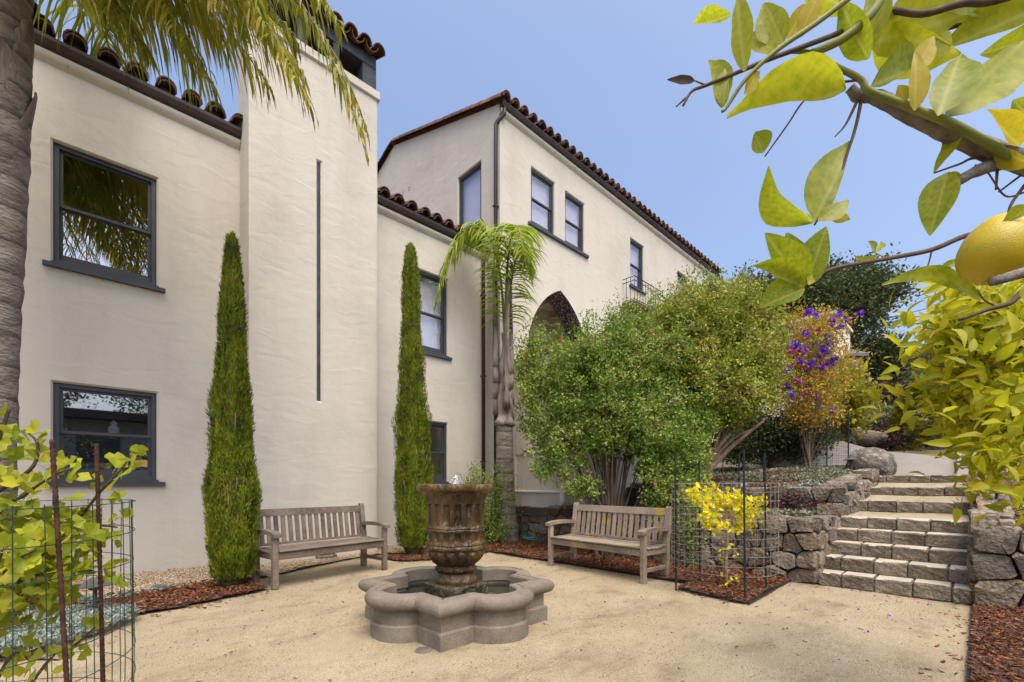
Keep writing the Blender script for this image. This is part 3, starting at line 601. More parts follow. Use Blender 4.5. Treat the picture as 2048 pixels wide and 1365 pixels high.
# chimney
CX0, CX1, CYF = 1.83, 3.83, 7.27
mpT = lambda s, z, d: (s, CYF+d, z)
slit = (2.775, 2.875, 2.50, 6.33)
ch = facade('chimney', mpT, CX0+.03, CX1-.03, -.1, 7.86, [slit], .05, m_wall, house)
b = MB()
for (x, s) in ((CX0, 1), (CX1, -1)):
    b.quad((x+.03*s, CYF, -.1), (x+.008*s, CYF+.008, -.1), (x+.008*s, CYF+.008, 7.86), (x+.03*s, CYF, 7.86)); b.quad((x+.008*s, CYF+.008, -.1), (x, CYF+.03, -.1), (x, CYF+.03, 7.86), (x+.008*s, CYF+.008, 7.86))
    b.quad((x, CYF+.03, -.1), (x, 7.82, -.1), (x, 7.82, 7.86), (x, CYF+.03, 7.86))
b.quad((CX0, 7.82, 6.4), (CX1, 7.82, 6.4), (CX1, 7.82, 7.86), (CX0, 7.82, 7.86)); b.build('chimney_side', m_wall, ch)
b = MB(); b.box((slit[0]+.02, CYF+.028, slit[2]+.02), (slit[1]-.02, CYF+.06, slit[3]-.02)); b.build('slate_strip', m_slit, ch)
b = MB(); b.box((CX0-.035, CYF-.035, 7.84), (CX1+.035, 7.86, 8.0), .02); b.build('cornice_band', m_wall, ch)
def bx(name, lo, hi, m, par): b = MB(); b.box(lo, hi, .01); return b.build(name, m, par)
caps = []
for (x0, x1) in ((CX0+.02, 2.06), (2.50, 2.66), (3.06, 3.16), (3.56, CX1-.02)): bx('cap_pier', (x0, CYF+.02, 8.0), (x1, 7.80, 8.38), m_slit, ch)
bx('cap_beam', (CX0+.02, CYF+.02, 8.38), (CX1-.02, 7.80, 8.58), m_slit, ch); bx('cap_base', (CX0+.03, CYF+.03, 7.99), (CX1-.03, 7.79, 8.05), m_slit, ch)
for k in range(9):
    x = CX0+.0+k*.245
    for s in (1, -1):
        p = Vector((x, CYF+.30-s*.42, 8.60)); sd = Vector((0, s, .38)).normalized(); nd = Vector((0, -.38*s, 1)).normalized()
        obj('cap_tile', TILEB, ch, frame(sd, nd, p-wloc(ch)))
        if k < 8: obj('pan_tile', TILEB, ch, frame(sd, -nd, p+Vector((.1225, 0, .055))-wloc(ch)))
bx('cap_fill', (CX0+.02, CYF+.08, 8.58), (CX1-.02, 7.76, 8.68), m_slit, ch)
# balconet
bal = MB().box((HX+4.86, HY-.42, 6.40), (HX+6.62, HY+.0, 6.52), .01).build('balcony', m_pipe, house)
b = MB(); z0, z1 = 6.56, 7.22; P = [(HX+4.9, HY-.01), (HX+4.9, HY-.4), (HX+6.58, HY-.4), (HX+6.58, HY-.01)]
for z in (z0, z1, z1-.12): b.tube([(x, y, z) for x, y in P], .013, 6)
b.build('handrail', m_black, bal)
for k in range(12):
    x = HX+4.9+1.68*k/11; MB().tube([(x, HY-.4, 6.5), (x, HY-.4, z1)], .008, 5).build('baluster', m_black, bal)
for xx in (4.9, 6.58):
    for k in (1, 2): y = HY-.4*k/3; MB().tube([(HX+xx, y, 6.5), (HX+xx, y, z1)], .008, 5).build('baluster', m_black, bal)
# terrace wing in front of the arch
b = MB(); TX = 7.12
mpE = lambda s, z, d: (TX+d, s, z)
facade('terrace_wall', mpE, 5.07, HY, -.1, 3.92, [(5.5, 7.22, 1.06, 1.87)], .05, m_wall, house)
b = MB(); b.quad((TX, 5.07, -.1), (12.0, 5.07, -.1), (12.0, 5.07, 3.92), (TX, 5.07, 3.92)); b.quad((12, 5.07, -.1), (12, HY, -.1), (12, HY, 3.92), (12, 5.07, 3.92)); b.quad((TX, 5.07, 3.91), (12, 5.07, 3.91), (12, HY, 3.91), (TX, HY, 3.91)); b.build('terrace_wall', m_wall, house)
MB().box((TX-.04, 5.03, 3.92), (TX+.2, HY-.003, 3.99), .01).build('coping', m_slit, house); MB().box((TX+.2, 5.03, 3.92), (12.04, 5.23, 3.99), .01).build('coping', m_slit, house)
for k in range(14):
    y = 5.52+k*.121; MB().box((TX+.022+random.uniform(0, .006), y, 1.07), (TX+.06, y+.117, 1.855), .004).build('panel_board', m_wall, house)
MB().box((TX-.03, 5.45, 1.03), (TX+.03, 7.25, 1.075), .008).build('panel_ledge', m_white, house)
for (y, z) in ((6.62, 1.52), (6.45, 1.52)):
    v_ = MB().box((TX+.0, y, z), (TX+.02, y+.15, z+.17), .003).build('vent_grille', m_white, house)
    for k in range(4): MB().box((TX-.006, y+.01, z+.02+k*.038), (TX+.002, y+.14, z+.04+k*.038)).build('louvre', m_wall, v_)
# vase and lamp inside the lower left window
t = thing('table_lamp', 'lit yellow table lamp glowing inside the lower left window', 'lamp', (.74, 8.35, 1.36))
MB().lathe([(0, 0), (.06, 0), (.06, .02), (.015, .04), (.012, .10)], 14).build('lamp_base', m_lamp, t, smooth=True, local=True)
MB().lathe([(.135, .10), (.13, .12), (.09, .175), (.045, .195), (0, .20)], 18).build('lamp_shade', m_shade, t, smooth=True, local=True)
MB().box((-.05, 8.1, 1.30), (.85, 8.6, 1.355)).build('window_shelf', m_room, wlow)
t = thing('vase', 'blue and white ginger jar standing behind the lower left window', 'vase', (.42, 8.02, 1.27))
MB().lathe([(0, 0), (.055, 0), (.085, .10), (.10, .20), (.09, .27), (.05, .30), (.05, .32)], 18).build('jar_body', m_vase, t, smooth=True, local=True)
MB().lathe([(.062, .32), (.066, .345), (.045, .375), (.015, .39), (.02, .41), (0, .425)], 16).build('lid', m_vase, t, smooth=True, local=True)
t.location.z = 1.80; t.scale = (.62, .62, .62); MB().box((-.10, 8.0-.08, 1.775), (.80, 8.12, 1.795)).build('window_shelf', m_room, wlow)
# ------------------------------------------------------------------ dry stone walls
def clip(poly, n, d):
    out = []
    for i in range(len(poly)):
        a, b = poly[i], poly[(i+1) % len(poly)]; da, db = a@n-d, b@n-d
        if da <= 0: out.append(a)
        if da*db < 0: out.append(a+(b-a)*(da/(da-db)))
    return out
def cells(W, Hh, size, rs, asp=1.5):
    sd = []; y = 0
    while y < Hh-.02:
        h = min(size*rs.uniform(.65, 1.25), Hh-y)
        if Hh-y-h < size*.35: h = Hh-y
        x = -rs.uniform(0, size*.4)
        while x < W:
            w_ = size*asp*rs.uniform(.5, 1.3)
            sd.append(np.array([x+w_/2+rs.uniform(-.02, .02), y+h/2+rs.uniform(-.16, .16)*h])); x += w_
        y += h
    sd = [s for s in sd if -.05 < s[0] < W+.05]; K = np.array([1, 1.35]); out = []
    for i, s in enumerate(sd):
        P = [np.array(q, float) for q in ((0, 0), (W, 0), (W, Hh), (0, Hh))]
        for j, q in enumerate(sd):
            if i == j or abs(q-s).max() > size*4: continue
            d = (q-s)*K*K; m = (q+s)/2; P = clip(P, d/np.linalg.norm(d), (m@d)/np.linalg.norm(d))
            if len(P) < 3: break
        if len(P) >= 3: out.append(np.array(P))
    return out
def chaikin(P, t=.2):
    out = []
    for i in range(len(P)):
        a, b = P[i], P[(i+1) % len(P)]; out += [a+(b-a)*t, a+(b-a)*(1-t)]
    return np.array(out)
def stones(M, W, Hh, size, parent, seed, back=.25, proud=.05, gap=.009, m=None, top=None):
    rs = np.random.default_rng(seed)
    for P in cells(W, Hh, size, rs):
        if top is not None:                       # sloping top line
            c0 = P.mean(0)
            if c0[1] > top(c0[0]): continue
        c = P.mean(0); P = chaikin(P, .12); d = np.linalg.norm(P-c, axis=1)
        if d.max() < .03: continue
        P = c+(P-c)*np.clip(1-gap/np.maximum(d, .02), .3, 1)[:, None]
        if c[1] > Hh-size*.7: P[:, 1] += np.where(P[:, 1] > Hh-.05, rs.uniform(-.012, .03), 0)
        pr = proud*rs.uniform(.5, 1.4); k = len(P); vs = []
        for (dep, sc, j) in ((-back, .96, 0), (pr*.45, 1.0, .004), (pr, .89, .012)):
            Q = c+(P-c)*sc+rs.normal(0, 1, P.shape)*j
            vs += [M(q[0], q[1], dep+rs.normal(0, j)) for q in Q]
        fs = []
        for r_ in range(2):
            for i in range(k): fs.append((r_*k+i, r_*k+(i+1) % k, (r_+1)*k+(i+1) % k, (r_+1)*k+i))
        vs.append(M(c[0]+rs.normal(0, .01), c[1]+rs.normal(0, .01), pr*1.04)); fs += [(2*k+i, 2*k+(i+1) % k, 3*k) for i in range(k)]
        cen = sum((Vector(v) for v in vs), Vector())/len(vs); b = MB().add(vs, fs); me = autosmooth(b.mesh('stone', m or m_stone, off=cen), 38)
        o = obj('stone', me, parent); o.location = cen-wloc(parent)
def backing(parent, lo, hi): MB().box(lo, hi).build('wall_core', m_soil, parent)
SX = 6.43
t = thing('stone_wall', 'dry stone retaining wall left of the steps with a flat cap, lower tier behind the young yellow tree', 'stone wall', (SX, 2.4, 0))
stones(lambda s, z, d: (SX-d, 1.36+s, z), 2.9, .80, .24, t, 11, back=.22); backing(t, (SX+.07, 1.42, -.05), (SX+.42, 4.3, .72))
stones(lambda s, z, d: (SX+.02+s, 1.36-d, z), .95, .79, .24, t, 12, back=.2, proud=.03)
stones(lambda s, z, d: (SX-.02+s, 1.4+z, .775+d), .40, 2.8, .34, t, 13, back=.06, proud=.02)
t = thing('stone_wall', 'upper tier of dry stone retaining wall left of the steps, below the boulder', 'stone wall', (8.08, 2.4, .7))
stones(lambda s, z, d: (8.08-d, 1.36+s, .70+z), 3.4, .48, .22, t, 21, back=.2); backing(t, (8.15, 1.44, .5), (8.45, 4.7, 1.10))
stones(lambda s, z, d: (8.08+s, 1.36-d, .70+z), 2.9, .78, .22, t, 22, back=.2, proud=.04, top=lambda s: .42+.12*s)
stones(lambda s, z, d: (8.06+s, 1.42+z, 1.165+.11*s+d), 2.9, .26, .26, t, 23, back=.07, proud=.03)
stones(lambda s, z, d: (7.35+s, 1.36-d, .62+z), .8, .30, .16, t, 24, back=.2, proud=.03)
t = thing('stone_wall', 'dry stone retaining wall at the right of the steps under the path light', 'stone wall', (SX, -1.2, 0))
stones(lambda s, z, d: (SX-d, .05-s, z), 3.2, .78, .25, t, 31, back=.22); backing(t, (SX+.07, -3.1, -.05), (SX+.4, -.03, .68))
stones(lambda s, z, d: (SX+.02+s, .06+d, z), 4.4, 1.38, .24, t, 32, back=.2, proud=.02, top=lambda s: .72+.14*s)
stones(lambda s, z, d: (SX+s, .02-z, .755+d), .42, 3.0, .32, t, 33, back=.06, proud=.02)
stones(lambda s, z, d: (SX+.4+s, .03-z, .80+.150*s+d), 4.1, .28, .26, t, 34, back=.10, proud=.03)
# low wall by the house
t = thing('stone_wall', 'low dark stone wall stepping up under the cream terrace, behind the right bench', 'stone wall', (6.9, 5.9, 0))
stones(lambda s, z, d: (6.86-d, 6.95-s, z), .95, .56, .20, t, 41, back=.2); stones(lambda s, z, d: (6.86-d, 6.0-s, z), 1.0, .80, .22, t, 42, back=.2); backing(t, (6.9, 5.05, -.05), (7.1, 6.9, .5))
t = thing('newel', 'curved cream stucco end post on the low stone wall', 'newel post', (6.95, 5.72, .78))
MB().tube([(0, 0, -.05), (0, -.0, .12), (0.0, -.01, .25), (0, -.05, .33), (0, -.12, .36)], [.075, .07, .068, .065, .05], 10).build('newel_shaft', m_white, t, smooth=True, local=True)

# ------------------------------------------------------------------ garden steps
st = thing('garden_steps', 'wide garden steps of split stone blocks climbing between two dry stone walls', 'steps', (SX, .7, 0))
def block_mesh(L, D, Hh, seed):
    bm = bmesh.new(); bmesh.ops.create_cube(bm, size=1); rs = random.Random(seed)
    for v in bm.verts: v.co = Vector(((v.co.x+.5)*D, v.co.y*L, (v.co.z+.5)*Hh))
    bmesh.ops.bevel(bm, geom=bm.edges[:], offset=.012, segments=1, affect='EDGES')
    front = [e for e in bm.edges if all(v.co.x < .02 for v in e.verts)]
    bmesh.ops.subdivide_edges(bm, edges=[e for e in front if e.calc_length() > .06], cuts=3, use_grid_fill=True)
    for v in bm.verts:
        if v.co.x < .02: v.co.x += rs.uniform(-.008, .006); v.co.z += rs.uniform(-.004, .004)
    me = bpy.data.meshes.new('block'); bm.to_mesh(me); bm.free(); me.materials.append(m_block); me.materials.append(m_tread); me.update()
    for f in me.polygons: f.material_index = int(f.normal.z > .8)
    return me
rows = [(0, 0, .16), (.28, .155, .315), (.56, .31, .47), (.84, .465, .62), (1.12, .615, .765), (2.41, .785, .955), (3.55, 1.02, 1.16), (4.53, 1.235, 1.37)]
for i, (s, z0, z1) in enumerate(rows):
    rs = random.Random(50+i); cuts = [0]; W = 1.295
    off = rs.uniform(.12, .33)
    y = off
    while y < W-.12: cuts.append(y); y += rs.uniform(.29, .34)
    cuts.append(W)
    for k in range(len(cuts)-1):
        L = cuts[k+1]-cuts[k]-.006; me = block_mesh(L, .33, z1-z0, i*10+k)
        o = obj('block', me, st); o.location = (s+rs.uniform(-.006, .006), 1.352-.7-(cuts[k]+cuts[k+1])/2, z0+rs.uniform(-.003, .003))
for (s0, s1, za, zb) in ((1.40, 2.44, .745, .79), (2.70, 3.58, .94, 1.025), (3.84, 4.56, 1.145, 1.24), (4.80, 6.6, 1.36, 1.42)):
    hgrid('gravel_landing', SX+s0, SX+s1, .05 if s1 < 6 else -.6, 1.37 if s1 < 6 else 2.2, lambda X, Y, s0=s0, s1=s1, za=za, zb=zb: za+(zb-za)*(X-SX-s0)/(s1-s0)+.006*wob(X, Y, 2), m_dg, .1)
# white ramp walls at the head of the steps
def wallthing(label, pts, th, name='garden_wall'):
    """pts: (x, y, zbottom, ztop) run, thickness towards +X"""
    t = thing(name, label, 'garden wall', (pts[0][0], pts[0][1], pts[0][2])); b = MB()
    for a, c in zip(pts[:-1], pts[1:]):
        P = [(a[0], a[1], a[2]), (c[0], c[1], c[2]), (c[0], c[1], c[3]), (a[0], a[1], a[3])]; Q = [(p[0]+th, p[1], p[2]) for p in P]
        b.add(P+Q, [(0, 1, 2, 3), (7, 6, 5, 4), (0, 4, 5, 1), (1, 5, 6, 2), (2, 6, 7, 3), (3, 7, 4, 0)])
    b.build('wall_face', m_white, t); return t
wallthing('white stucco ramp wall with a sloping top at the head of the steps', [(12.6, 1.42, 1.2, 1.92), (12.45, .32, 1.2, 1.74)], .2)
wallthing('short white stucco wall right of the ramp, by the small path light', [(12.40, .31, 1.2, 1.86), (12.2, -2.5, 1.2, 1.80)], .2)
wallthing('long white stucco garden wall behind the boulder and the glory bush', [(13.0, 6.6, 1.2, 2.22), (13.0, 2.25, 1.2, 2.22), (13.0, 1.75, 1.2, 2.02), (12.7, 1.44, 1.2, 1.94)], .2)

# ------------------------------------------------------------------ benches
def bench(label, loc, rz, L, m, group):
    t = thing('garden_bench', label, 'bench', loc, rz, group); D = .50; w_ = .066
    def P(name, lo, hi, bev=.006, mx=None): return MB().box(lo, hi, bev, mx).build(name, m, t, local=True)
    for x in (0, L-w_):
        P('leg', (x, 0, 0), (x+w_, w_, .60), .008)
        b = MB(); vs = [(x, D-.01, 0), (x+w_, D-.01, 0), (x+w_, D+.06, 0), (x, D+.06, 0), (x, D-.01, .42), (x+w_, D-.01, .42), (x+w_, D+.06, .42), (x, D+.06, .42), (x, D+.065, .90), (x+w_, D+.065, .90), (x+w_, D+.115, .90), (x, D+.115, .90), (x, D+.08, .925), (x+w_, D+.08, .925), (x+w_, D+.11, .925), (x, D+.11, .925)]
        b.add(vs, [(0, 3, 2, 1), (12, 13, 14, 15)]+[(r+i, r+(i+1) % 4, r+4+(i+1) % 4, r+4+i) for r in (0, 4, 8) for i in range(4)]); b.build('rear_leg', m, t, local=True)
        b = MB(); n = 7; prof = []
        for k in range(n+1):
            y = -.035+(D+.06)*k/n; prof.append((y, .605+.018*math.sin(PI*k/n*.9)+(-.012 if k == 0 else 0), .652+.020*math.sin(PI*k/n*.9)+(-.016 if k == 0 else 0)))
        vs = [q for y, a, c in prof for q in ((x-.012, y, a), (x+w_+.012, y, a), (x+w_+.012, y, c), (x-.012, y, c))]
        b.add(vs, [(r*4+i, r*4+(i+1) % 4, r*4+4+(i+1) % 4, r*4+4+i) for r in range(n) for i in range(4)]+[(0, 1, 2, 3), (n*4+3, n*4+2, n*4+1, n*4)]); b.build('armrest', m, t, local=True)
        P('stretcher', (x+.015, w_, .13), (x+.05, D-.01, .18)); P('seat_side_rail', (x+.012, w_, .335), (x+.052, D-.01, .415))
    P('seat_apron', (w_+.001, .012, .33), (L-w_-.001, .042, .415)); P('rear_rail', (w_+.001, D, .33), (L-w_-.001, D+.03, .41))
    for k in range(6):
        y = -.012+k*.082; P('seat_slat', (w_+.002 if k == 0 else -.002+w_*0.0 if y > .08 and y < .42 else w_+.002, y, .418+.004*(k in (0, 5))-.010*math.sin(PI*k/5)), (L-w_-.002 if (k == 0 or y >= .42) else L+.002, y+.072, .440+.004*(k in (0, 5))-.010*math.sin(PI*k/5)), .005)
    lean = lambda z: D+.006+(z-.42)*.155
    def leanbox(name, x0, x1, z0, z1, th, dy=0):
        b = MB(); vs = [(x, lean(z)+dy+d, z) for z in (z0, z1) for (x, d) in ((x0, 0), (x1, 0), (x1, th), (x0, th))]
        b.add(vs, [(0, 3, 2, 1), (4, 5, 6, 7)]+[(i, (i+1) % 4, 4+(i+1) % 4, 4+i) for i in range(4)]); return b.build(name, m, t, local=True)
    leanbox('top_rail', w_+.001, L-w_-.001, .805, .895, .034); leanbox('bottom_rail', w_+.001, L-w_-.001, .445, .475, .03)
    n = 16; g = (L-2*w_)/n
    for k in range(n): leanbox('back_slat', w_+g*k+g*.21, w_+g*(k+1)-g*.21, .47, .81, .016, .009)
    return t
bench('weathered grey slatted wooden bench against the chimney, beside the left cypress', (1.66, 5.60, .0), R(8), 1.57, m_teak, 'garden benches')
bench('weathered wooden bench with yellow lichen on its back slats, in front of the big shrub', (5.07, 4.46, .0), R(-94.6), 1.66, m_teakl, 'garden benches')

# ------------------------------------------------------------------ fountain
ft = thing('fountain', 'cast stone fountain, brown fluted urn in a quatrefoil basin on the gravel', 'fountain', (CX, CY, 0))
def outline():
    h, r, d = .566, .27, .06; w_ = math.sqrt(r*r-d*d); a0 = math.acos(-d/r) if False else math.asin(w_/r)
    a0 = PI-a0 if False else math.atan2(w_, d); pts = []   # lobe circle centre lies d inside the side line
    for s in range(4):                       # side facing +X, then rotate
        q = [(h, -h), ]; n = 5
        for k in range(1, n): q.append((h, -h+(h-w_)*k/n))
        m = 18
        for k in range(m+1):
            a = -a0+2*a0*k/m; q.append((h-d+r*math.cos(a), r*math.sin(a)))
        for k in range(1, n): q.append((h, w_+(h-w_)*k/n))
        c, s_ = math.cos(s*PI/2), math.sin(s*PI/2); pts += [(x*c-y*s_, x*s_+y*c) for x, y in q]
    return pts
OUT = outline()
def offset(P, o):
    n = len(P); res = []
    for i in range(n):
        a, b, c = Vector(P[i-1]), Vector(P[i]), Vector(P[(i+1) % n]); d1 = (b-a).normalized(); d2 = (c-b).normalized()
        n1 = Vector((d1.y, -d1.x)); n2 = Vector((d2.y, -d2.x)); m = n1+n2; m.normalize(); k = max(m.dot(n1), .5); q = b+m*(o/k); res.append((q.x, q.y))
    return res
def sweep(prof, closed=True):
    b = MB(); n = len(OUT); vs = []
    for o, z in prof: vs += [(x, y, z) for x, y in offset(OUT, o)]
    m = len(prof); fs = []
    for i in range(m if closed else m-1):
        for k in range(n): fs.append((i*n+k, i*n+(k+1) % n, ((i+1) % m)*n+(k+1) % n, ((i+1) % m)*n+k))
    return b.add(vs, fs)
o = sweep([(.012, -.02), (.012, .115), (.004, .125), (-.012, .128), (-.012, .24), (-.075, .24), (-.075, -.02)]).build('basin', m_cast, ft, local=True); autosmooth(o.data, 35)
pr = [(-.012, .238)]+[(.0+.062*math.cos(a)-.005, .300+.062*math.sin(a)) for a in [R(x) for x in (-100, -70, -40, -15, 10, 35, 60, 85)]]+[(-.03, .363), (-.034, .356), (-.040, .356), (-.078, .356), (-.088, .345), (-.090, .238)]
o = sweep(pr).build('basin_rim', m_rim, ft, local=True); autosmooth(o.data, 35)
b = MB(); b.add([(x, y, .205) for x, y in offset(OUT, -.072)], [tuple(range(len(OUT)))]); b.build('water', m_water, ft, local=True)
# plinth and urn
o = MB().box((-.21, -.21, .10), (.21, .21, .335), .014).build('plinth', m_plinth, ft, local=True)
MB().box((-.27, -.27, .02), (.27, .27, .225), .012).build('plinth_step', m_plinth, ft, local=True)
U = [(.0, .33, 0), (.178, .335, 0), (.185, .35, 0), (.180, .375, 0), (.160, .395, 0), (.150, .42, 0), (.165, .44, 0), (.185, .452, 0), (.186, .468, 0), (.168, .478, 0), (.166, .49, 0),
     (.195, .515, 4), (.222, .545, 4), (.242, .58, 4), (.25, .61, 4), (.246, .63, 0), (.262, .637, 0), (.268, .655, 0), (.262, .672, 0), (.254, .676, 0), (.262, .682, 0), (.258, .70, 0), (.247, .705, 0),
     (.245, .715, 0), (.245, .722, 2), (.245, .74, 2), (.246, .76, 2), (.246, .775, 2), (.247, .783, 0), (.247, .79, 0), (.257, .795, 0), (.26, .805, 0), (.257, .815, 0), (.251, .82, 0), (.258, .826, 0), (.254, .838, 0), (.247, .845, 0),
     (.247, .853, 0), (.247, .86, 1), (.248, .90, 1), (.249, .95, 1), (.250, 1.0, 1), (.251, 1.025, 1), (.252, 1.035, 0), (.254, 1.05, 0), (.258, 1.075, 3), (.268, 1.10, 3), (.285, 1.122, 3), (.305, 1.135, 0), (.318, 1.14, 0),
     (.335, 1.145, 0), (.343, 1.155, 0), (.345, 1.18, 0), (.340, 1.20, 0), (.325, 1.207, 0), (.29, 1.205, 0), (.275, 1.195, 0), (.26, 1.17, 0), (0, 1.16, 0)]
b = MB(); NS = 160; vs = []
rsn = np.random.default_rng(5); ph = rsn.uniform(0, 6, 6)
for i, (r, z, kd) in enumerate(U):
    for k in range(NS):
        a = 2*PI*k/NS; q = r
        if kd in (1, 2):
            u_ = (a*16/(2*PI)) % 1; q -= (.028 if kd == 1 else .022)*max(0, 1-((u_-.5)/.30)**2)**.5
        elif kd == 3: q += .010*abs(math.cos(a*8))-.005
        elif kd == 4: q += .022*abs(math.cos(a*8+.4))-.013
        q += .003*math.sin(a*5+ph[0]+z*20)+.0025*math.sin(a*11+ph[1]-z*31)+rsn.normal(0, .0008)
        vs.append((q*math.cos(a), q*math.sin(a), z+.002*math.sin(a*7+ph[2])*(r > .2)))
b.add(vs, [(i*NS+k, i*NS+(k+1) % NS, (i+1)*NS+(k+1) % NS, (i+1)*NS+k) for i in range(len(U)-1) for k in range(NS)])
o = b.build('urn', m_urn, ft, local=True); autosmooth(o.data, 48)
b = MB(); b.lathe([(.272, 1.198), (0, 1.198)], 40); b.build('urn_water', m_water, ft, local=True)
b = MB()
for k in range(40):
    a = random.uniform(0, 2*PI); r = abs(random.gauss(0, .018)); zz = 1.2+random.uniform(0, .085)*(1-r*12); s = random.uniform(.005, .013)
    for v in (0,): b.add([(r*math.cos(a)+p[0]*s, r*math.sin(a)+p[1]*s, zz+p[2]*s*1.3) for p in OCT_V], [tuple(q) for q in OCT_F])
b.lathe([(.034, 1.195), (.024, 1.22), (.017, 1.25), (.012, 1.27), (0, 1.278)], 10)
b.build('water_jet', m_foam, ft, smooth=True, local=True)
# drain in the granite
dr = thing('drain_cover', 'small round slotted metal drain cover in the gravel before the fountain', 'drain', (*gnd(846, 1303)[:2], .008))
MB().lathe([(.058, -.01), (.058, .006), (.050, .006), (.050, 0), (0, 0)], 24).build('drain_ring', m_wire, dr, local=True)
for k in range(7):
    x = -.036+k*.012; y = math.sqrt(.048**2-x*x); MB().box((x-.003, -y, .001), (x+.003, y, .006)).build('grate_bar', m_wire, dr, local=True)

# ------------------------------------------------------------------ path lights, hose, boulder
def path_light(loc, label, h=.34, r=.11, tilt=0):
    t = thing('path_light', label, 'path light', loc, 0, 'garden path lights')
    MB().tube([(0, 0, -.05), (tilt*h, 0, h)], .016, 8).build('stem', m_lamp, t, local=True, smooth=True)
    MB().lathe([(.045, h-.035), (.045, h), (.035, h), (.035, h-.035), (.045, h-.035)], 14, (tilt*h, 0, 0)).build('lens', m_lamp, t, local=True)
    o = MB().lathe([(r, h), (r, h+.008), (r*.62, h+.022), (r*.3, h+.05), (r*.18, h+.062), (0, h+.066), (0, h+.0), (r, h)], 18, (tilt*h, 0, 0)).build('cap', m_lamp, t, local=True); autosmooth(o.data, 30)
    return t
path_light((*fr(5.86, 5.5)[:2], .80), 'dark mushroom path light in the bed at the right of the steps', .33, .105)
path_light((*fr(8.55, 8.5)[:2], 1.36), 'small black path light at the top right of the steps by the white wall', .30, .10)
path_light((*fr(6.3, 8.45)[:2], 1.30), 'grey path light beside the boulder above the left stone wall', .36, .13)
path_light((*fr(-3.62, 3.95)[:2], .03), 'grey path light among the blue-green groundcover behind the near wire cage', .30, .15)
path_light((*fr(1.40, 6.9)[:2], .03), 'dark path light low behind the front left leg of the right bench', .34, .10)
b = MB(); P = []
c = gnd(1070, 1085); 
for k in range(60): a = k*.42; r = .26+.03*math.sin(k*.9); P.append((c.x+r*math.cos(a), c.y+r*.8*math.sin(a), .065+.0014*k+.02*math.sin(k*.31)))
b.tube(P, .011, 6); o = b.build('garden_hose', m_hose, None, smooth=True); tag(o, 'coiled green garden hose lying on the mulch by the low stone wall', 'hose')
def boulder(name, c, rad, m, seed, parent=None, sub=3):
    bm = bmesh.new(); bmesh.ops.create_icosphere(bm, subdivisions=sub, radius=1); rs = np.random.default_rng(seed); pl = [(Vector(rs.normal(0, 1, 3)).normalized(), rs.uniform(.62, .92)) for _ in range(11)]
    for v in bm.verts:
        d = v.co.normalized(); k = min([1.0]+[h/max(d.dot(n_), 1e-3) for n_, h in pl if d.dot(n_) > .05]); v.co = Vector((d.x*rad[0], d.y*rad[1], d.z*rad[2]))*(k+.03*math.sin(d.x*7+seed)*math.sin(d.y*9))
    me = bpy.data.meshes.new(name); bm.to_mesh(me); bm.free(); me.materials.append(m); autosmooth(me, 32)
    o = obj(name, me, parent); o.location = Vector(c)-(wloc(parent) if parent else Vector()); return o
tag(boulder('boulder', (*fr(7.15, 9.15)[:2], 1.58), (.46, .46, .42), m_rock, 3), 'large lichened brown boulder at the top left of the steps', 'boulder')
pf = thing('paver', 'two small grey pavers lying at the foot of the wall under the left bench', 'paver', (2.75, 7.12, .05))
MB().box((0, 0, 0), (.30, .12, .05), .01).build('stone_slab', m_block, pf, local=True); MB().box((.04, .01, .052), (.28, .11, .085), .01).build('stone_slab', m_block, pf, local=True)
# ------------------------------------------------------------------ foliage kit
def nrm(a): return a/np.maximum(np.linalg.norm(a, axis=1, keepdims=True), 1e-9)
def leaves(pos, d, L, W, fold=.18, sagn=.0, nr=None):
    """diamond leaves (two halves folded along the midrib)"""
    n = len(pos); d = nrm(d); r = nr if nr is not None else rng.normal(0, 1, (n, 3)); s = nrm(np.cross(d, r)); u = np.cross(s, d)
    L = np.broadcast_to(L, n)[:, None]; W = np.broadcast_to(W, n)[:, None]
    m = pos+d*L*.45
    v = np.stack([pos, m+s*W*.5+u*W*fold, pos+d*L-np.array([0, 0, 1.])*L*sagn, m-s*W*.5+u*W*fold], 1).reshape(-1, 3)
    b = np.arange(n)[:, None]*4; f = np.concatenate([b+np.array([[0, 1, 2]]), b+np.array([[0, 2, 3]])], 1).reshape(-1, 3)
    return v, f
def foliage(name, v, f, m, parent=None, kind='stuff'):
    off = np.array(wloc(parent)) if parent else 0
    o = link(bpy.data.objects.new(name, np_mesh(name, v-off, f, m)), parent)
    if kind: o['kind'] = kind
    return o
def sphere_pts(n, shell=.55):
    d = nrm(rng.normal(0, 1, (n, 3))); return d, d*(rng.uniform(shell**3, 1, n)**(1/3))[:, None]
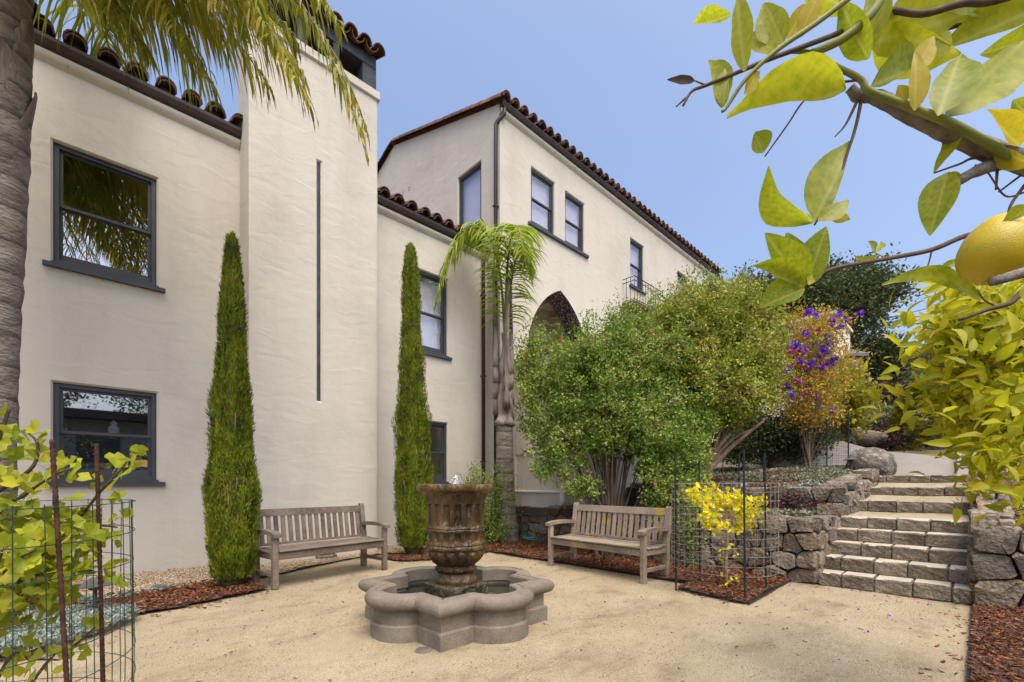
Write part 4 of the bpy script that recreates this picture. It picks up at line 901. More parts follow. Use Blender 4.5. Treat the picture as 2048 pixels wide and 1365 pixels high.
def crown(ells, ncl, per, L, W, spread, shell=.5, up=.25, droop=0, keep=None, out=.6):
    """leaf clusters through a union of ellipsoids; returns leaf verts, faces and cluster centres"""
    C = []; D = []; vol = np.array([e[1][0]*e[1][1]*e[1][2] for e in ells])**.7; vol = vol/vol.sum()
    for (c, r), p in zip(ells, vol):
        n = max(4, int(ncl*p)); d, q = sphere_pts(n, shell); jit = 1+.26*np.sin(d[:, :1]*5+c[0])*np.cos(d[:, 1:2]*6+c[1])+.14*rng.normal(0, 1, (n, 1))
        C.append(np.array(c)+q*np.array(r)*jit); D.append(d)
    C = np.concatenate(C); D = np.concatenate(D)
    if keep is not None: k = keep(C); C, D = C[k], D[k]
    n = len(C); per_ = per; tw = nrm(D*out+rng.normal(0, .5, (n, 3))+np.array([0, 0, up]))
    t = rng.uniform(-.5, 1, (n, per_)); P = C[:, None, :]+tw[:, None, :]*(t*spread)[..., None]+rng.normal(0, spread*.30, (n, per_, 3))
    dd = tw[:, None, :]*.7+rng.normal(0, .75, (n, per_, 3)); dd[..., 2] -= droop
    P = P.reshape(-1, 3); dd = dd.reshape(-1, 3); m = len(P)
    return (*leaves(P, dd, rng.uniform(.7, 1.25, m)*L, rng.uniform(.75, 1.2, m)*W), C)
def stems(b, base, targets, r0, n=7, fork=.35, jitter=.08, rt=.004):
    base = Vector(base)
    for q in targets:
        q = Vector(q); mid = base.lerp(q, fork); mid += Vector((random.gauss(0, jitter), random.gauss(0, jitter), (q.z-base.z)*.12)); m2 = base.lerp(q, .7)+Vector((random.gauss(0, jitter), random.gauss(0, jitter), (q.z-base.z)*.08))
        P = bez([base+Vector((random.gauss(0, jitter*.5), random.gauss(0, jitter*.5), -.05)), mid, m2, q], 7); b.tube(P, [r0*(1-t/7)**.8+rt for t in range(8)], n, False)
def plant(name, label, cat, base, ells, m, ncl, per, L, W, spread, stem=None, mst=None, group=None, ntw=60, trunk=.02, **k):
    t = thing(name, label, cat, base, 0, group); v, f, C = crown(ells, ncl, per, L, W, spread, **k); foliage('foliage', v, f, m, t)
    b = MB(); idx = rng.choice(len(C), min(ntw, len(C)), replace=False); stems(b, base, [C[i] for i in idx], trunk); b.build('branches', mst or m_bark, t); return t, C

# ------------------------------------------------------------------ cypresses
def cypress(label, base, prof, n, seed, lean=0, bare=()):
    t = thing('cypress', label, 'cypress', base, 0, 'columnar cypresses by the house'); zs = np.array([p[0] for p in prof]); rs_ = np.maximum(np.array([p[1] for p in prof])*(.87 if seed < 2 else 1)-.045, .0); top = zs.max(); bx_, by_ = base[:2]
    z = rng.uniform(.03, 1, int(n*2.2))*top; r = np.interp(z, zs, rs_); keep = rng.uniform(0, rs_.max(), len(z)) < r+.03; z = z[keep][:n]; r = r[keep][:n]; a = rng.uniform(0, 2*PI, len(z))
    lump = 1+.10*np.sin(a*5+seed+np.sin(z*1.7+seed)*2)+.10*np.sin(a*9-z*1.1+seed)+.08*np.sin(z*6+a*2+seed*2)+.05*np.sin(z*13+a*4)
    q = r*lump*rng.uniform(.70, 1.03, len(z))
    # thin patches show the brown inside
    gap = (np.sin(a*7+seed*3+z*.8)+.7*np.sin(a*3-z*2.3+seed)) > 1.25; k = ~(gap & (rng.uniform(0, 1, len(z)) < .72))
    for (bz, ba, br) in bare: k &= ~((np.abs(z-bz) < br*2.2*rng.uniform(.6, 1, len(z))) & (np.abs((a-ba+PI) % (2*PI)-PI) < br/.3*.9) & (rng.uniform(0, 1, len(z)) < .6))
    z, a, q = z[k], a[k], q[k]; P = np.stack([bx_+q*np.cos(a)+lean*z, by_+q*np.sin(a), base[2]+z], 1)
    d = np.stack([np.cos(a)*.32, np.sin(a)*.32, np.ones(len(a))], 1)+rng.normal(0, .30, (len(a), 3)); nn = len(P)
    v, f = leaves(P, d, rng.uniform(.030, .075, nn), rng.uniform(.0075, .0135, nn), .25, nr=np.stack([np.cos(a), np.sin(a), a*0], 1)+rng.normal(0, .5, (nn, 3)))
    foliage('foliage', v, f, m_cyp, t)
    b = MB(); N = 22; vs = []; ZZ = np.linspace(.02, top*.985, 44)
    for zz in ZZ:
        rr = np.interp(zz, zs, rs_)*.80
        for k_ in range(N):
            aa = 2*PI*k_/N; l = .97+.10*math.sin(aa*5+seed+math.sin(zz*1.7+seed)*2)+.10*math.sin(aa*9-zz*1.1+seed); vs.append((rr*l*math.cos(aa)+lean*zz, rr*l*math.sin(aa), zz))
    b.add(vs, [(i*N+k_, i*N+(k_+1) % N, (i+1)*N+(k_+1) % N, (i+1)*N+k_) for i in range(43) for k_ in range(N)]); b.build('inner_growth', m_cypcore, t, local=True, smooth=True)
    b = MB(); b.tube([(0, 0, -.05), (0.01, 0, .6), (lean*1.2, 0, 1.2)], [.06, .05, .04], 8)
    for k_ in range(22):
        aa = random.uniform(0, 2*PI); z0 = random.uniform(.5, 1.6); r = np.interp(z0, zs, rs_)*.97
        b.tube([(r*.7*math.cos(aa), r*.7*math.sin(aa), z0), (r*math.cos(aa+.05), r*math.sin(aa+.05), z0+random.uniform(.15, .4))], .006, 5, False)
    b.build('trunk', m_barkl, t, local=True); return t
cypress('tall columnar cypress left of the left bench with bare twigs showing low down', (1.33, 5.95, .02), [(.02, .17), (.12, .25), (.46, .325), (1.03, .335), (1.6, .285), (2.17, .245), (2.74, .205), (3.31, .165), (3.65, .145), (3.85, .115), (3.97, .09), (4.02, .05)], 68000, 1.0, 0, ((1.0, -2.0, .16), (.85, -.9, .13), (1.25, -1.4, .10), (2.0, -1.0, .06)))
cypress('slender leaning cypress between the urn and the chimney', (4.06, 6.50, .02), [(.02, .16), (.15, .23), (.53, .31), (1.36, .315), (2.0, .30), (2.3, .285), (2.6, .255), (3.43, .20), (4.25, .175), (4.65, .165), (4.92, .13), (5.06, .09), (5.1, .05)], 68000, 4.2, -.012, ((3.85, -2.3, .05),))

# ------------------------------------------------------------------ palms
def frond(parent, path, m_l, m_r, nl=95, ll=.62, wd=.024, grav=.55, spread=.75, start=.14, r0=.022, flat=.35, jit=.22, ragged=0.0, seg=5):
    P = bez(path, 40); n = len(P); b = MB(); b.tube(P[::2], [r0*(1-i/(n//2+1))**.7+.003 for i in range(len(P[::2]))], 6, True)
    rc = b.build('frond', m_r, parent); V = []; F = []
    L_ = [(P[i+1]-P[i]).length for i in range(n-1)]; T = sum(L_)
    for i in range(nl):
        u = start+(1-start)*(i+.5)/nl; k = u*(n-1); j = min(int(k), n-2); p = P[j].lerp(P[j+1], k-j); tg = (P[j+1]-P[j]).normalized(); sd = tg.cross(Vector((0, 0, 1)))
        if sd.length < .15: sd = tg.cross(Vector((su, cu, 0)))
        sd.normalize(); up = sd.cross(tg)
        for s in (1, -1):
            if random.random() < ragged: continue
            l = ll*(math.sin(PI*(.16+.80*u))**.7)*random.uniform(.75, 1.1); d = (sd*s*spread+tg*.62+up*(random.uniform(-flat, flat)))+Vector((random.gauss(0, jit), random.gauss(0, jit), random.gauss(0, jit)))*.5; d.normalize()
            q = p.copy(); w_ = wd*random.uniform(.7, 1.15); base = len(V); tws = random.uniform(-1, 1)
            for g in range(seg+1):
                t_ = g/seg; ws = w_*(.55+1.2*t_ if t_ < .35 else .97*(1-t_)**.75/(.65**.75))
                sv = d.cross(Vector((0, 0, 1)) if abs(d.z) < .95 else tg); 
                if sv.length < .05: sv = d.orthogonal()
                sv.normalize(); sv = (Matrix.Rotation(tws*(.5+t_*.8), 3, d) @ sv)*ws*.5; V += [tuple(q+sv), tuple(q-sv)]
                d = d+Vector((0, 0, -grav*(.35+t_)*1.3/seg*2)); d.normalize(); q = q+d*(l/seg)
            for g in range(seg): F.append((base+2*g, base+2*g+1, base+2*g+3, base+2*g+2))
    o = MB().add(V, F).build('leaflets', m_l, rc); o['kind'] = 'stuff'; return rc
PB = fr(-4.66, 4.2)
pl = thing('queen_palm', 'big queen palm at the left edge, grey ringed trunk and long hanging fronds', 'palm tree', (PB.x, PB.y, 0))
cx = lambda r, z: fr(r, 4.2, z)
trk = [cx(-4.90, -.1), cx(-4.89, 1.0), cx(-4.87, 2.2), cx(-4.81, 3.4), cx(-4.74, 4.6), cx(-4.72, 5.3), cx(-4.70, 6.1)]; trk = catmull(trk, 14)
b = MB(); rad = []
for i, p in enumerate(trk):
    z = p.z; rr = .215 if z < 3.5 else .215-.008*(z-3.5); rr += .018*max(0, 1-z/1.0); ph_ = (z/.145) % 1; rr += .010*(1-ph_)+.003*random.gauss(0, 1); rad.append(rr)
b.tube(trk, rad, 26); o = b.build('trunk', m_ptr, pl, smooth=True)
for k in range(16):                      # old leaf bases on the upper trunk
    z = 4.55+k*.115; a = k*2.4; c = cx(-4.735, z); r = .185; d = Vector((math.cos(a), math.sin(a), 0)); s_ = Vector((-math.sin(a), math.cos(a), 0)); w_ = .17
    b = MB(); vs = []; nn = 5
    for g in range(5):
        t_ = g/4
        for h in range(nn+1): ang = a+(h/nn-.5)*2*w_/r*(1-.75*t_); rr = r+.018+.035*t_+.012*math.sin(h*2.1+k); vs.append((c.x+rr*math.cos(ang), c.y+rr*math.sin(ang), z+.42*t_-.10*abs(h/nn-.5)))
    b.add(vs, [(g*(nn+1)+h, g*(nn+1)+h+1, (g+1)*(nn+1)+h+1, (g+1)*(nn+1)+h) for g in range(4) for h in range(nn)]); b.build('leaf_base', m_jute, pl, smooth=True)
O = fr(-4.6, 4.2, 6.35)
def fp(*pts): return [O]+[fr(*p) for p in pts]
random.seed(11)
FR = [fp((-3.6, 4.1, 7.3), (-1.85, 4.0, 6.3), (-1.28, 4.0, 4.1)), fp((-3.7, 4.4, 7.3), (-1.9, 4.4, 6.4), (-1.42, 4.5, 4.65)),
      fp((-3.8, 3.9, 7.0), (-2.4, 3.9, 6.2), (-1.75, 3.9, 4.75)), fp((-3.9, 4.3, 7.0), (-2.7, 4.2, 6.4), (-1.9, 4.2, 5.2)), fp((-4.0, 4.0, 6.9), (-3.0, 3.9, 6.3), (-2.3, 3.8, 5.3)),
      fp((-4.2, 4.6, 7.1), (-3.4, 4.9, 6.9), (-2.7, 5.1, 5.9)), fp((-4.2, 4.1, 6.8), (-3.4, 4.1, 6.3), (-2.85, 4.0, 5.35)), fp((-4.3, 3.8, 6.8), (-3.9, 3.6, 6.3), (-3.3, 3.5, 5.2)),
      fp((-4.4, 4.2, 6.7), (-3.9, 4.2, 6.3), (-3.4, 4.2, 5.5)), fp((-4.4, 4.6, 7.0), (-3.9, 5.0, 6.8), (-3.4, 5.2, 6.0)), fp((-4.0, 4.6, 7.3), (-2.9, 4.7, 7.0), (-2.2, 4.7, 6.0)),
      fp((-5.0, 4.0, 7.0), (-5.6, 3.6, 6.8), (-6.0, 3.2, 5.6)), fp((-4.8, 3.9, 7.0), (-4.9, 2.9, 6.9), (-4.9, 2.0, 5.6)), fp((-4.8, 4.8, 7.2), (-5.1, 5.6, 7.4), (-5.3, 6.2, 6.8)),
      fp((-4.4, 3.9, 7.2), (-3.5, 3.4, 6.9), (-2.6, 3.2, 5.4)), fp((-4.1, 4.4, 7.5), (-2.4, 4.5, 7.3), (-1.7, 4.5, 6.0)), fp((-4.2, 4.1, 7.2), (-3.0, 4.0, 7.0), (-2.2, 3.9, 5.8)),
      fp((-4.3, 4.3, 7.0), (-3.6, 4.6, 6.9), (-3.0, 4.8, 6.1)), fp((-4.2, 4.0, 7.0), (-2.9, 3.7, 6.5), (-2.0, 3.6, 5.3))]
for i, p in enumerate(FR): frond(pl, p if i < 2 else [q-Vector((0, 0, .05+.07*k)) for k, q in enumerate(p)], m_palm, m_rach if i > 1 else m_rachd, nl=92, ll=.60 if i < 2 else .95, wd=.028, grav=1.15, ragged=.30 if i < 2 else .10, flat=.3, jit=.3)
# young palm by the corner
YP = fr(-.15, 9.45); yp = thing('young_palm', 'young palm at the house corner, ringed trunk and two arching yellow-green fronds', 'palm tree', (YP.x, YP.y, 0))
yc = lambda r, z, f=9.45: fr(r, f, z)
b = MB(); tk = catmull([yc(-.10, -.1), yc(-.10, .5), yc(-.14, 1.2), yc(-.15, 1.9), yc(-.16, 2.5)], 14); b.tube(tk, [.20+.05*max(0, 1-p.z/.7)-.012*p.z+.008*(1-((p.z/.21) % 1)) for p in tk], 22); b.build('trunk', m_ptr, yp, smooth=True)
b = MB(); tk = catmull([yc(-.16, 2.42), yc(-.15, 2.6), yc(-.15, 2.9), yc(-.155, 3.4), yc(-.15, 3.9), yc(-.14, 4.35)], 8); b.tube(tk, [.20+.025*math.sin(i*.5)-.0035*i for i in range(len(tk))], 18); b.build('crown_shaft', m_jute, yp, smooth=True)
for k in range(11):
    a = k*2.1; z = 2.55+k*.11; c = yc(-.155, z); b = MB(); d = Vector((math.cos(a), math.sin(a), 0)); P = [c+d*.17, c+d*.21+Vector((0, 0, .45)), c+d*.185+Vector((0, 0, 1.0)), c+d*(.20+.05*(k % 3))+Vector((0, 0, 1.45+.06*k))]; b.tube(bez(P, 8), [.085-.0085*i for i in range(9)], 7); b.build('leaf_base', m_jute, yp, smooth=True)
random.seed(21)
o_ = yc(-.15, 4.3)
frond(yp, [o_, yc(-.22, 5.3), yc(-.18, 6.7, 9.4), yc(-.7, 7.0, 9.3), yc(-1.3, 6.4, 9.2), yc(-1.52, 4.8, 9.1)], m_palmy, m_rach, nl=115, ll=.80, wd=.040, grav=.85, spread=.9, start=.22, r0=.03, flat=.25, jit=.3)
frond(yp, [o_, yc(-.13, 5.0, 9.4), yc(-.12, 6.1, 9.2), yc(-.0, 6.6, 8.8), yc(.14, 6.1, 8.3), yc(.2, 5.3, 8.1)], m_palmy, m_rach, nl=120, ll=.90, wd=.040, grav=.85, spread=1.0, start=.06, r0=.03, flat=.2, jit=.3)
frond(yp, [o_, yc(-.05, 5.2, 9.4), yc(.1, 6.4, 9.3), yc(.25, 6.3, 9.2), yc(.36, 5.3, 9.1)], m_palmy, m_rach, nl=90, ll=.70, wd=.036, grav=.85, spread=.9, start=.25, jit=.3)

# ------------------------------------------------------------------ big shrubs
SB1 = (6.35, 4.75, .0)
def E(x, y, d, rx, rz, ry=None):        # ellipsoid at a survey bearing; rx, rz in photo px
    c = at(x, y, d); k = d/910; return (tuple(c), (rx*k, (ry or rx)*k, rz*k))
b1 = gnd(1222, 1118)
t, C1 = plant('shrub', 'broad many-stemmed green shrub with small glossy leaves behind the right bench', 'shrub', (b1.x, b1.y, .03),
  [E(1115, 745, 7.9, 70, 62), E(1110, 840, 7.7, 62, 80), E(1180, 725, 8.0, 70, 55), E(1205, 800, 7.7, 85, 110), E(1290, 720, 8.0, 95, 90), E(1290, 850, 7.5, 85, 90), E(1190, 880, 7.6, 50, 28), E(1350, 930, 7.0, 60, 110), E(1385, 1040, 6.6, 45, 80, 30), E(1330, 1020, 6.9, 45, 60, 30), E(1240, 680, 8.3, 55, 38), E(1110, 925, 7.5, 42, 42), E(1165, 975, 7.4, 32, 20), E(1335, 950, 7.1, 40, 50), E(1370, 860, 7.6, 60, 80), E(1060, 760, 7.8, 30, 60)],
  m_shrub, 3300, 25, .056, .033, .125, shell=.2, ntw=46, trunk=.008, up=.3)
b = MB(); random.seed(5)
for k, q in enumerate(((1150, 880, 7.6), (1200, 820, 7.7), (1232, 800, 7.7), (1275, 780, 7.8), (1105, 880, 7.6), (1310, 850, 7.6))): stems(b, (b1.x+.11*(k-2), b1.y-.09*(k-2), .03), [at(*q)], .030, 9, .4, .06, .010)
b.build('trunks', m_bark, t, smooth=True)
b2 = at(1412, 945, 8.05)
t, C2 = plant('shrub', 'tall yellowish shrub with a twisted tan trunk on the bed above the stone wall', 'shrub', tuple(b2),
  [E(1400, 650, 8.3, 85, 70), E(1480, 650, 8.2, 70, 70), E(1505, 730, 8.0, 60, 70), E(1430, 760, 7.9, 85, 75), E(1360, 700, 8.2, 70, 80), E(1500, 800, 7.9, 50, 40), E(1440, 830, 7.9, 60, 30), E(1450, 600, 8.5, 55, 35), E(1345, 655, 8.5, 55, 38), E(1530, 690, 8.2, 35, 55)],
  m_shrub2, 2900, 25, .056, .033, .125, shell=.2, mst=m_barkl, ntw=36, trunk=.010)
b = MB(); random.seed(9)
for q in ((1390, 850, 8.0), (1420, 840, 8.1), (1445, 830, 7.9), (1475, 850, 8.0), (1535, 835, 7.9), (1500, 860, 7.9), (1400, 800, 8.2)): stems(b, b2, [at(*q)], .038, 9, .45, .09, .012)
b.build('trunks', m_barkl, t, smooth=True)
v, f, C = crown([E(1085, 680, 8.4, 30, 20), E(1180, 655, 8.4, 30, 18), E(1255, 630, 8.5, 45, 20), E(1320, 610, 8.6, 40, 22), E(1390, 575, 8.6, 45, 18), E(1060, 700, 7.9, 28, 50), E(1065, 790, 7.7, 25, 60)], 330, 14, .045, .024, .2, shell=.1, up=1.0)
foliage('shoots', v, f, m_shrub, t)
# small green shrub against the young palm
b3 = gnd(985, 1085); plant('shrub', 'small upright green shrub between the urn and the young palm', 'shrub', (b3.x, b3.y, .02), [E(985, 1010, 9.3, 45, 60), E(975, 1050, 9.2, 40, 40), E(955, 965, 9.3, 22, 30), E(1000, 960, 9.3, 20, 35), E(935, 975, 9.3, 16, 25), E(1000, 1065, 9.0, 26, 25)], m_shrub, 330, 16, .05, .024, .17, shell=.2, up=.9, ntw=30, trunk=.012)
# ------------------------------------------------------------------ glory bush with purple flowers
b4 = at(1618, 935, 10.4)
t, C4 = plant('glory_bush', 'orange-leaved glory bush with purple flowers and a thin pale trunk', 'flowering bush', tuple(b4), [E(1610, 700, 10.4, 55, 60), E(1600, 790, 10.3, 50, 40), E(1640, 750, 10.4, 50, 60), E(1650, 660, 10.5, 40, 30), E(1585, 660, 10.5, 30, 25), E(1570, 740, 10.2, 22, 60), E(1620, 830, 10.3, 55, 22)], m_tib, 800, 17, .085, .034, .26, shell=.2, ntw=14, trunk=.007, mst=m_barkl)
MB().tube(catmull([b4-Vector((0, 0, .2)), at(1616, 900, 10.4), at(1622, 850, 10.4), at(1635, 800, 10.4)], 5), [.05-.0012*i for i in range(16)], 9).build('trunk', m_barkl, t, smooth=True)
FL = [(1618, 624), (1665, 645), (1680, 628), (1718, 627), (1636, 660), (1653, 676), (1627, 690), (1652, 706), (1668, 716), (1585, 705), (1637, 716), (1600, 722), (1620, 728), (1655, 728), (1598, 763), (1575, 776), (1618, 776), (1640, 812), (1665, 820), (1625, 755), (1645, 735), (1605, 700), (1690, 640), (1612, 740), (1660, 640), (1672, 632), (1630, 632), (1645, 700), (1663, 726), (1640, 724), (1590, 690), (1612, 668), (1680, 655), (1575, 740), (1608, 790), (1632, 795), (1655, 690), (1585, 790)]
for k, (x, y) in enumerate(FL):
    c = np.array(at(x, y, 9.9+random.uniform(-.1, .3))); n = 16 if k % 3 else 26; d = rng.normal(0, 1, (n, 3)); v, f = leaves(np.repeat(c[None], n, 0)+rng.normal(0, .008, (n, 3)), d, .10 if k % 3 else .12, .06); foliage('flower', v, f, m_tibfl if k % 5 != 4 else m_pinkfl, t, None)
plant('bougainvillea', 'pink-flowered climber low behind the glory bush', 'flowering bush', tuple(at(1640, 905, 11.2)), [E(1600, 865, 11.3, 28, 22), E(1650, 845, 11.4, 18, 14), E(1715, 825, 11.6, 18, 8), E(1615, 880, 11, 14, 10)], m_pinkfl, 70, 10, .06, .04, .2, ntw=12, trunk=.01)
plant('broadleaf_shrub', 'yellow-green broadleaf shrub right of the purple-flowered bush', 'shrub', tuple(at(1690, 905, 11.6)), [E(1680, 770, 11.5, 40, 45), E(1710, 800, 11.4, 30, 40), E(1655, 800, 11.3, 25, 35), E(1690, 840, 11.4, 35, 25)], m_mag, 260, 13, .13, .065, .24, shell=.3, ntw=30, trunk=.018, droop=.3)
plant('hedge', 'dark leafy hedge in the shade behind the glory bush trunk', 'hedge', tuple(at(1540, 930, 10.9)), [E(1520, 870, 10.9, 60, 45), E(1590, 875, 11.1, 55, 45), E(1480, 890, 10.6, 40, 40), E(1640, 890, 11.4, 35, 30)], m_dark, 1000, 16, .08, .04, .2, shell=.2, ntw=30, trunk=.015)
# background trees and shrubs on the hill
b5 = fr(17.3, 24); zb = H(np.array(b5.x), np.array(b5.y)); zb = float(zb)
t, C5 = plant('oak_tree', 'dark spreading oak with a leaning trunk on the hill behind the house', 'oak', (b5.x, b5.y, zb), [E(1560, 590, 25, 90, 38), E(1660, 600, 24, 95, 50), E(1740, 580, 24, 60, 30), E(1600, 635, 25, 80, 45), E(1720, 640, 23.5, 45, 45), E(1700, 560, 24, 50, 18), E(1775, 590, 24, 38, 22), E(1500, 600, 26, 50, 30), E(1640, 560, 24.5, 50, 20), E(1740, 690, 23.5, 25, 20)], m_oak, 1750, 18, .20, .10, .55, shell=.3, ntw=30, trunk=.07)
MB().tube(catmull([(b5.x, b5.y, zb-.3), at(1660, 760, 24), at(1688, 690, 24), at(1715, 648, 24), at(1760, 610, 24)], 6), [.42-.012*i for i in range(25)], 10).build('trunk', m_bark, t, smooth=True)
def hillb(name, label, x, y, d, rx, rz, m, n, per, L, W, cat='shrub', group=None, mst=None):
    c = at(x, y, d); z = min(float(H(np.array(c.x), np.array(c.y))), c.z-rz*d/910*.5); return plant(name, label, cat, (c.x, c.y, z), [E(x, y, d, rx, rz), E(x-rx*.5, y+rz*.35, d, rx*.55, rz*.6), E(x+rx*.5, y+rz*.3, d+.3, rx*.6, rz*.6), E(x+rx*.1, y-rz*.55, d, rx*.55, rz*.5)], m, n, per, L, W, L*3, group=group, ntw=18, trunk=.03, mst=mst)
hillb('tree', 'rounded dark green tree right of the red brick house', 1752, 735, 22, 38, 48, m_dark, 520, 16, .20, .10, 'tree')
hillb('tree', 'low green tree on the skyline left of the lemon bush', 1830, 745, 34, 50, 30, m_oak, 420, 14, .25, .14, 'tree')
hillb('tree', 'farther dark tree on the skyline behind the lemon bush', 1900, 730, 38, 60, 45, m_dark, 420, 14, .30, .16, 'tree')
hillb('maroon_shrub', 'dark maroon shrub on the bank below the brick house', 1765, 795, 16, 40, 24, m_red, 240, 14, .11, .05)
hillb('maroon_shrub', 'maroon-leaved shrub low against the rocks above the ramp wall', 1770, 885, 12.8, 36, 20, m_red, 200, 14, .08, .04)
hillb('grey_shrub', 'wiry grey-green shrub above the rock bank left of the golden conifer', 1765, 838, 13.8, 40, 26, m_grey, 260, 14, .08, .03)
hillb('grey_shrub', 'grey-green shrub at the foot of the bank behind the short white wall', 1680, 868, 13.2, 34, 24, m_grey, 220, 14, .08, .03)
hillb('shrub', 'dark shrub on the bank at the right behind the lemon bush', 1990, 800, 16, 80, 60, m_dark, 420, 14, .14, .07)
hillb('shrub', 'green shrub on the bank above the golden conifer', 1860, 775, 18, 50, 34, m_oak, 320, 14, .14, .07)
# golden conifer in fan-like tiers
b6 = at(1862, 915, 12.6); t = thing('golden_conifer', 'dense golden-green conifer in layered fans above the ramp wall', 'conifer', tuple(b6)); VV = []; FF = []; k0 = 0
for i in range(620):
    u = rng.uniform(0, 1); a = rng.uniform(0, 2*PI); hgt = u**.9*2.1; rr = (.98-.42*u)*math.sqrt(max(0, 1-u**3))*rng.uniform(.72, 1.05); c = np.array(b6)+np.array([rr*math.cos(a), rr*math.sin(a), hgt+.05]); n = 26
    d = np.stack([np.cos(a)+rng.normal(0, .4, n), np.sin(a)+rng.normal(0, .4, n), rng.normal(.25, .3, n)], 1); v, f = leaves(c+nrm(d)*rng.uniform(0, .12, (n, 1)), d, .13, .032, nr=np.tile([[0, 0, 1.]], (n, 1))+rng.normal(0, .3, (n, 3))); VV.append(v); FF.append(f+k0); k0 += len(v)
foliage('foliage', np.concatenate(VV), np.concatenate(FF), m_gold, t); MB().tube([b6-Vector((0, 0, .4)), b6+Vector((0, 0, 1.7))], [.12, .03], 8).build('trunk', m_bark, t)
# rocks of the bank
rb = thing('rock_bank', 'rough grey boulder bank above the white ramp wall', 'rock bank', tuple(at(1760, 905, 13)))
random.seed(3)
for k in range(17):
    x = 1640+k*24; c = at(x, 905-random.uniform(5, 40), 12.9+random.uniform(0, .5)); boulder('stone', c, (random.uniform(.3, .5), random.uniform(.35, .55), random.uniform(.25, .4)), m_stone, 100+k, rb, 2)
for k in range(12):
    x = 1660+k*32; c = at(x, 855-random.uniform(0, 15), 13.6+random.uniform(0, .5)); boulder('stone', c, (random.uniform(.3, .5), random.uniform(.35, .6), random.uniform(.22, .36)), m_stone, 140+k, rb, 2)
# ------------------------------------------------------------------ ground covers
def rosettes(name, label_m, P, n, zf, m, L=.05, W=.022, per=9, hh=.03, clump=None):
    x, y = scatter_xy(P, n)
    if clump is not None: k = wob(x, y, clump, 1.3)+rng.uniform(-.5, .5, len(x)) > .12; x, y = x[k], y[k]
    n = len(x); z = zf(x, y); a = rng.uniform(0, 2*PI, (n, per)); el = rng.uniform(.1, 1.0, (n, per)); d = np.stack([np.cos(a)*np.cos(el), np.sin(a)*np.cos(el), np.sin(el)], -1).reshape(-1, 3)
    sz = rng.uniform(.6, 1.3, n).repeat(per); p = np.stack([x, y, z], 1).repeat(per, 0)+np.array([0, 0, hh])*rng.uniform(0, 1, (n*per, 1)); v, f = leaves(p, d, L*sz, W*sz, .2); foliage(name, v, f, m)
rosettes('groundcover', None, [(-3.2, 4.3), (-.9, 4.42), (-.1, 4.62), (.42, 5.08), (.42, 5.35), (-.1, 5.72), (-3.2, 5.8)], 12000, lambda x, y: .02+.05*(.5+.5*wob(x, y, 2.2)), m_sedum, .034, .013, 10, .05)
rosettes('groundcover', None, [(-.3, 6.0), (.5, 6.05), (1.0, 6.3), (.4, 6.4), (-.5, 6.3)], 260, lambda x, y: .05+0*x, m_sedum, .05, .018, 10, .05, 3)
rosettes('groundcover', None, [(8.35, 1.6), (13, 1.6), (13, 6.5), (8.35, 5.2)], 5200, lambda X, Y: 1.14+.42*np.clip((X-8.3)/3.6, 0, 1)**.8+.03*wob(X, Y), m_sedum2, .055, .026, 9, .05, 1.9)
rosettes('groundcover', None, [(8.2, 1.5), (8.7, 1.5), (8.7, 4), (8.2, 4)], 300, lambda X, Y: 1.15+0*X, m_sedum, .07, .035, 8, .05, 2)
rosettes('groundcover', None, [(6.85, 1.45), (7.9, 1.45), (7.9, 3.2), (6.85, 3.2)], 380, lambda x, y: .76+0*x, m_sedum2, .07, .03, 9, .06, 2)
rosettes('groundcover', None, [(6.8, -.35), (11, -.3), (11, -3.5), (6.8, -3.5)], 1500, lambda X, Y: .76+.68*np.clip((X-6.6)/4.6, 0, 1), m_sedum, .06, .034, 9, .04, 1.6)
x, y = scatter_xy([(8.3, 1.6), (12.8, 1.6), (12.8, 5.5), (8.3, 5)], 6500); n = len(x); z = 1.15+.42*np.clip((x-8.3)/3.6, 0, 1)**.8+.03*wob(x, y)
scatter('bark_mulch', np.stack([x, y, z], 1), np.stack([rng.uniform(.03, .07, n), rng.uniform(.014, .03, n), rng.uniform(.005, .01, n)], 1), m_chip)
x, y = scatter_xy([(6.7, -.25), (11, -.25), (11, -4), (6.7, -4)], 6500); n = len(x); z = .755+.68*np.clip((x-6.6)/4.6, 0, 1)
scatter('bark_mulch', np.stack([x, y, z], 1), np.stack([rng.uniform(.025, .06, n), rng.uniform(.012, .022, n), rng.uniform(.004, .009, n)], 1), m_chip)
x, y = scatter_xy([(6.8, 1.5), (8.1, 1.5), (8.1, 4.4), (6.8, 4.4)], 2200); n = len(x)
scatter('bark_mulch', np.stack([x, y, .75+0*x], 1), np.stack([rng.uniform(.025, .06, n), rng.uniform(.012, .022, n), rng.uniform(.004, .009, n)], 1), m_chip)
plant('maroon_groundcover', 'dark red and green trailing plant on the ledge between the two left stone walls', 'plant', (7.7, 1.9, .74), [((7.75, 1.95, .86), (.25, .36, .17)), ((7.8, 2.4, .84), (.22, .3, .13))], m_red, 170, 12, .05, .026, .09, ntw=14, trunk=.006)
plant('dry_grass', 'dry orange flower stalks in the bed right of the steps', 'plant', (*fr(6.6, 6.2)[:2], .9), [(tuple(fr(6.55, 6.2, 1.05)), (.22, .30, .20)), (tuple(fr(7.1, 6.8, 1.15)), (.25, .25, .15))], m_drygr, 90, 8, .14, .012, .10, up=1.6, ntw=10, trunk=.004)
ag = gnd(1085, 1078); t = thing('strap_plant', 'small strap-leaved yellow-green plant by the low stone wall', 'plant', (ag.x, ag.y, .03))
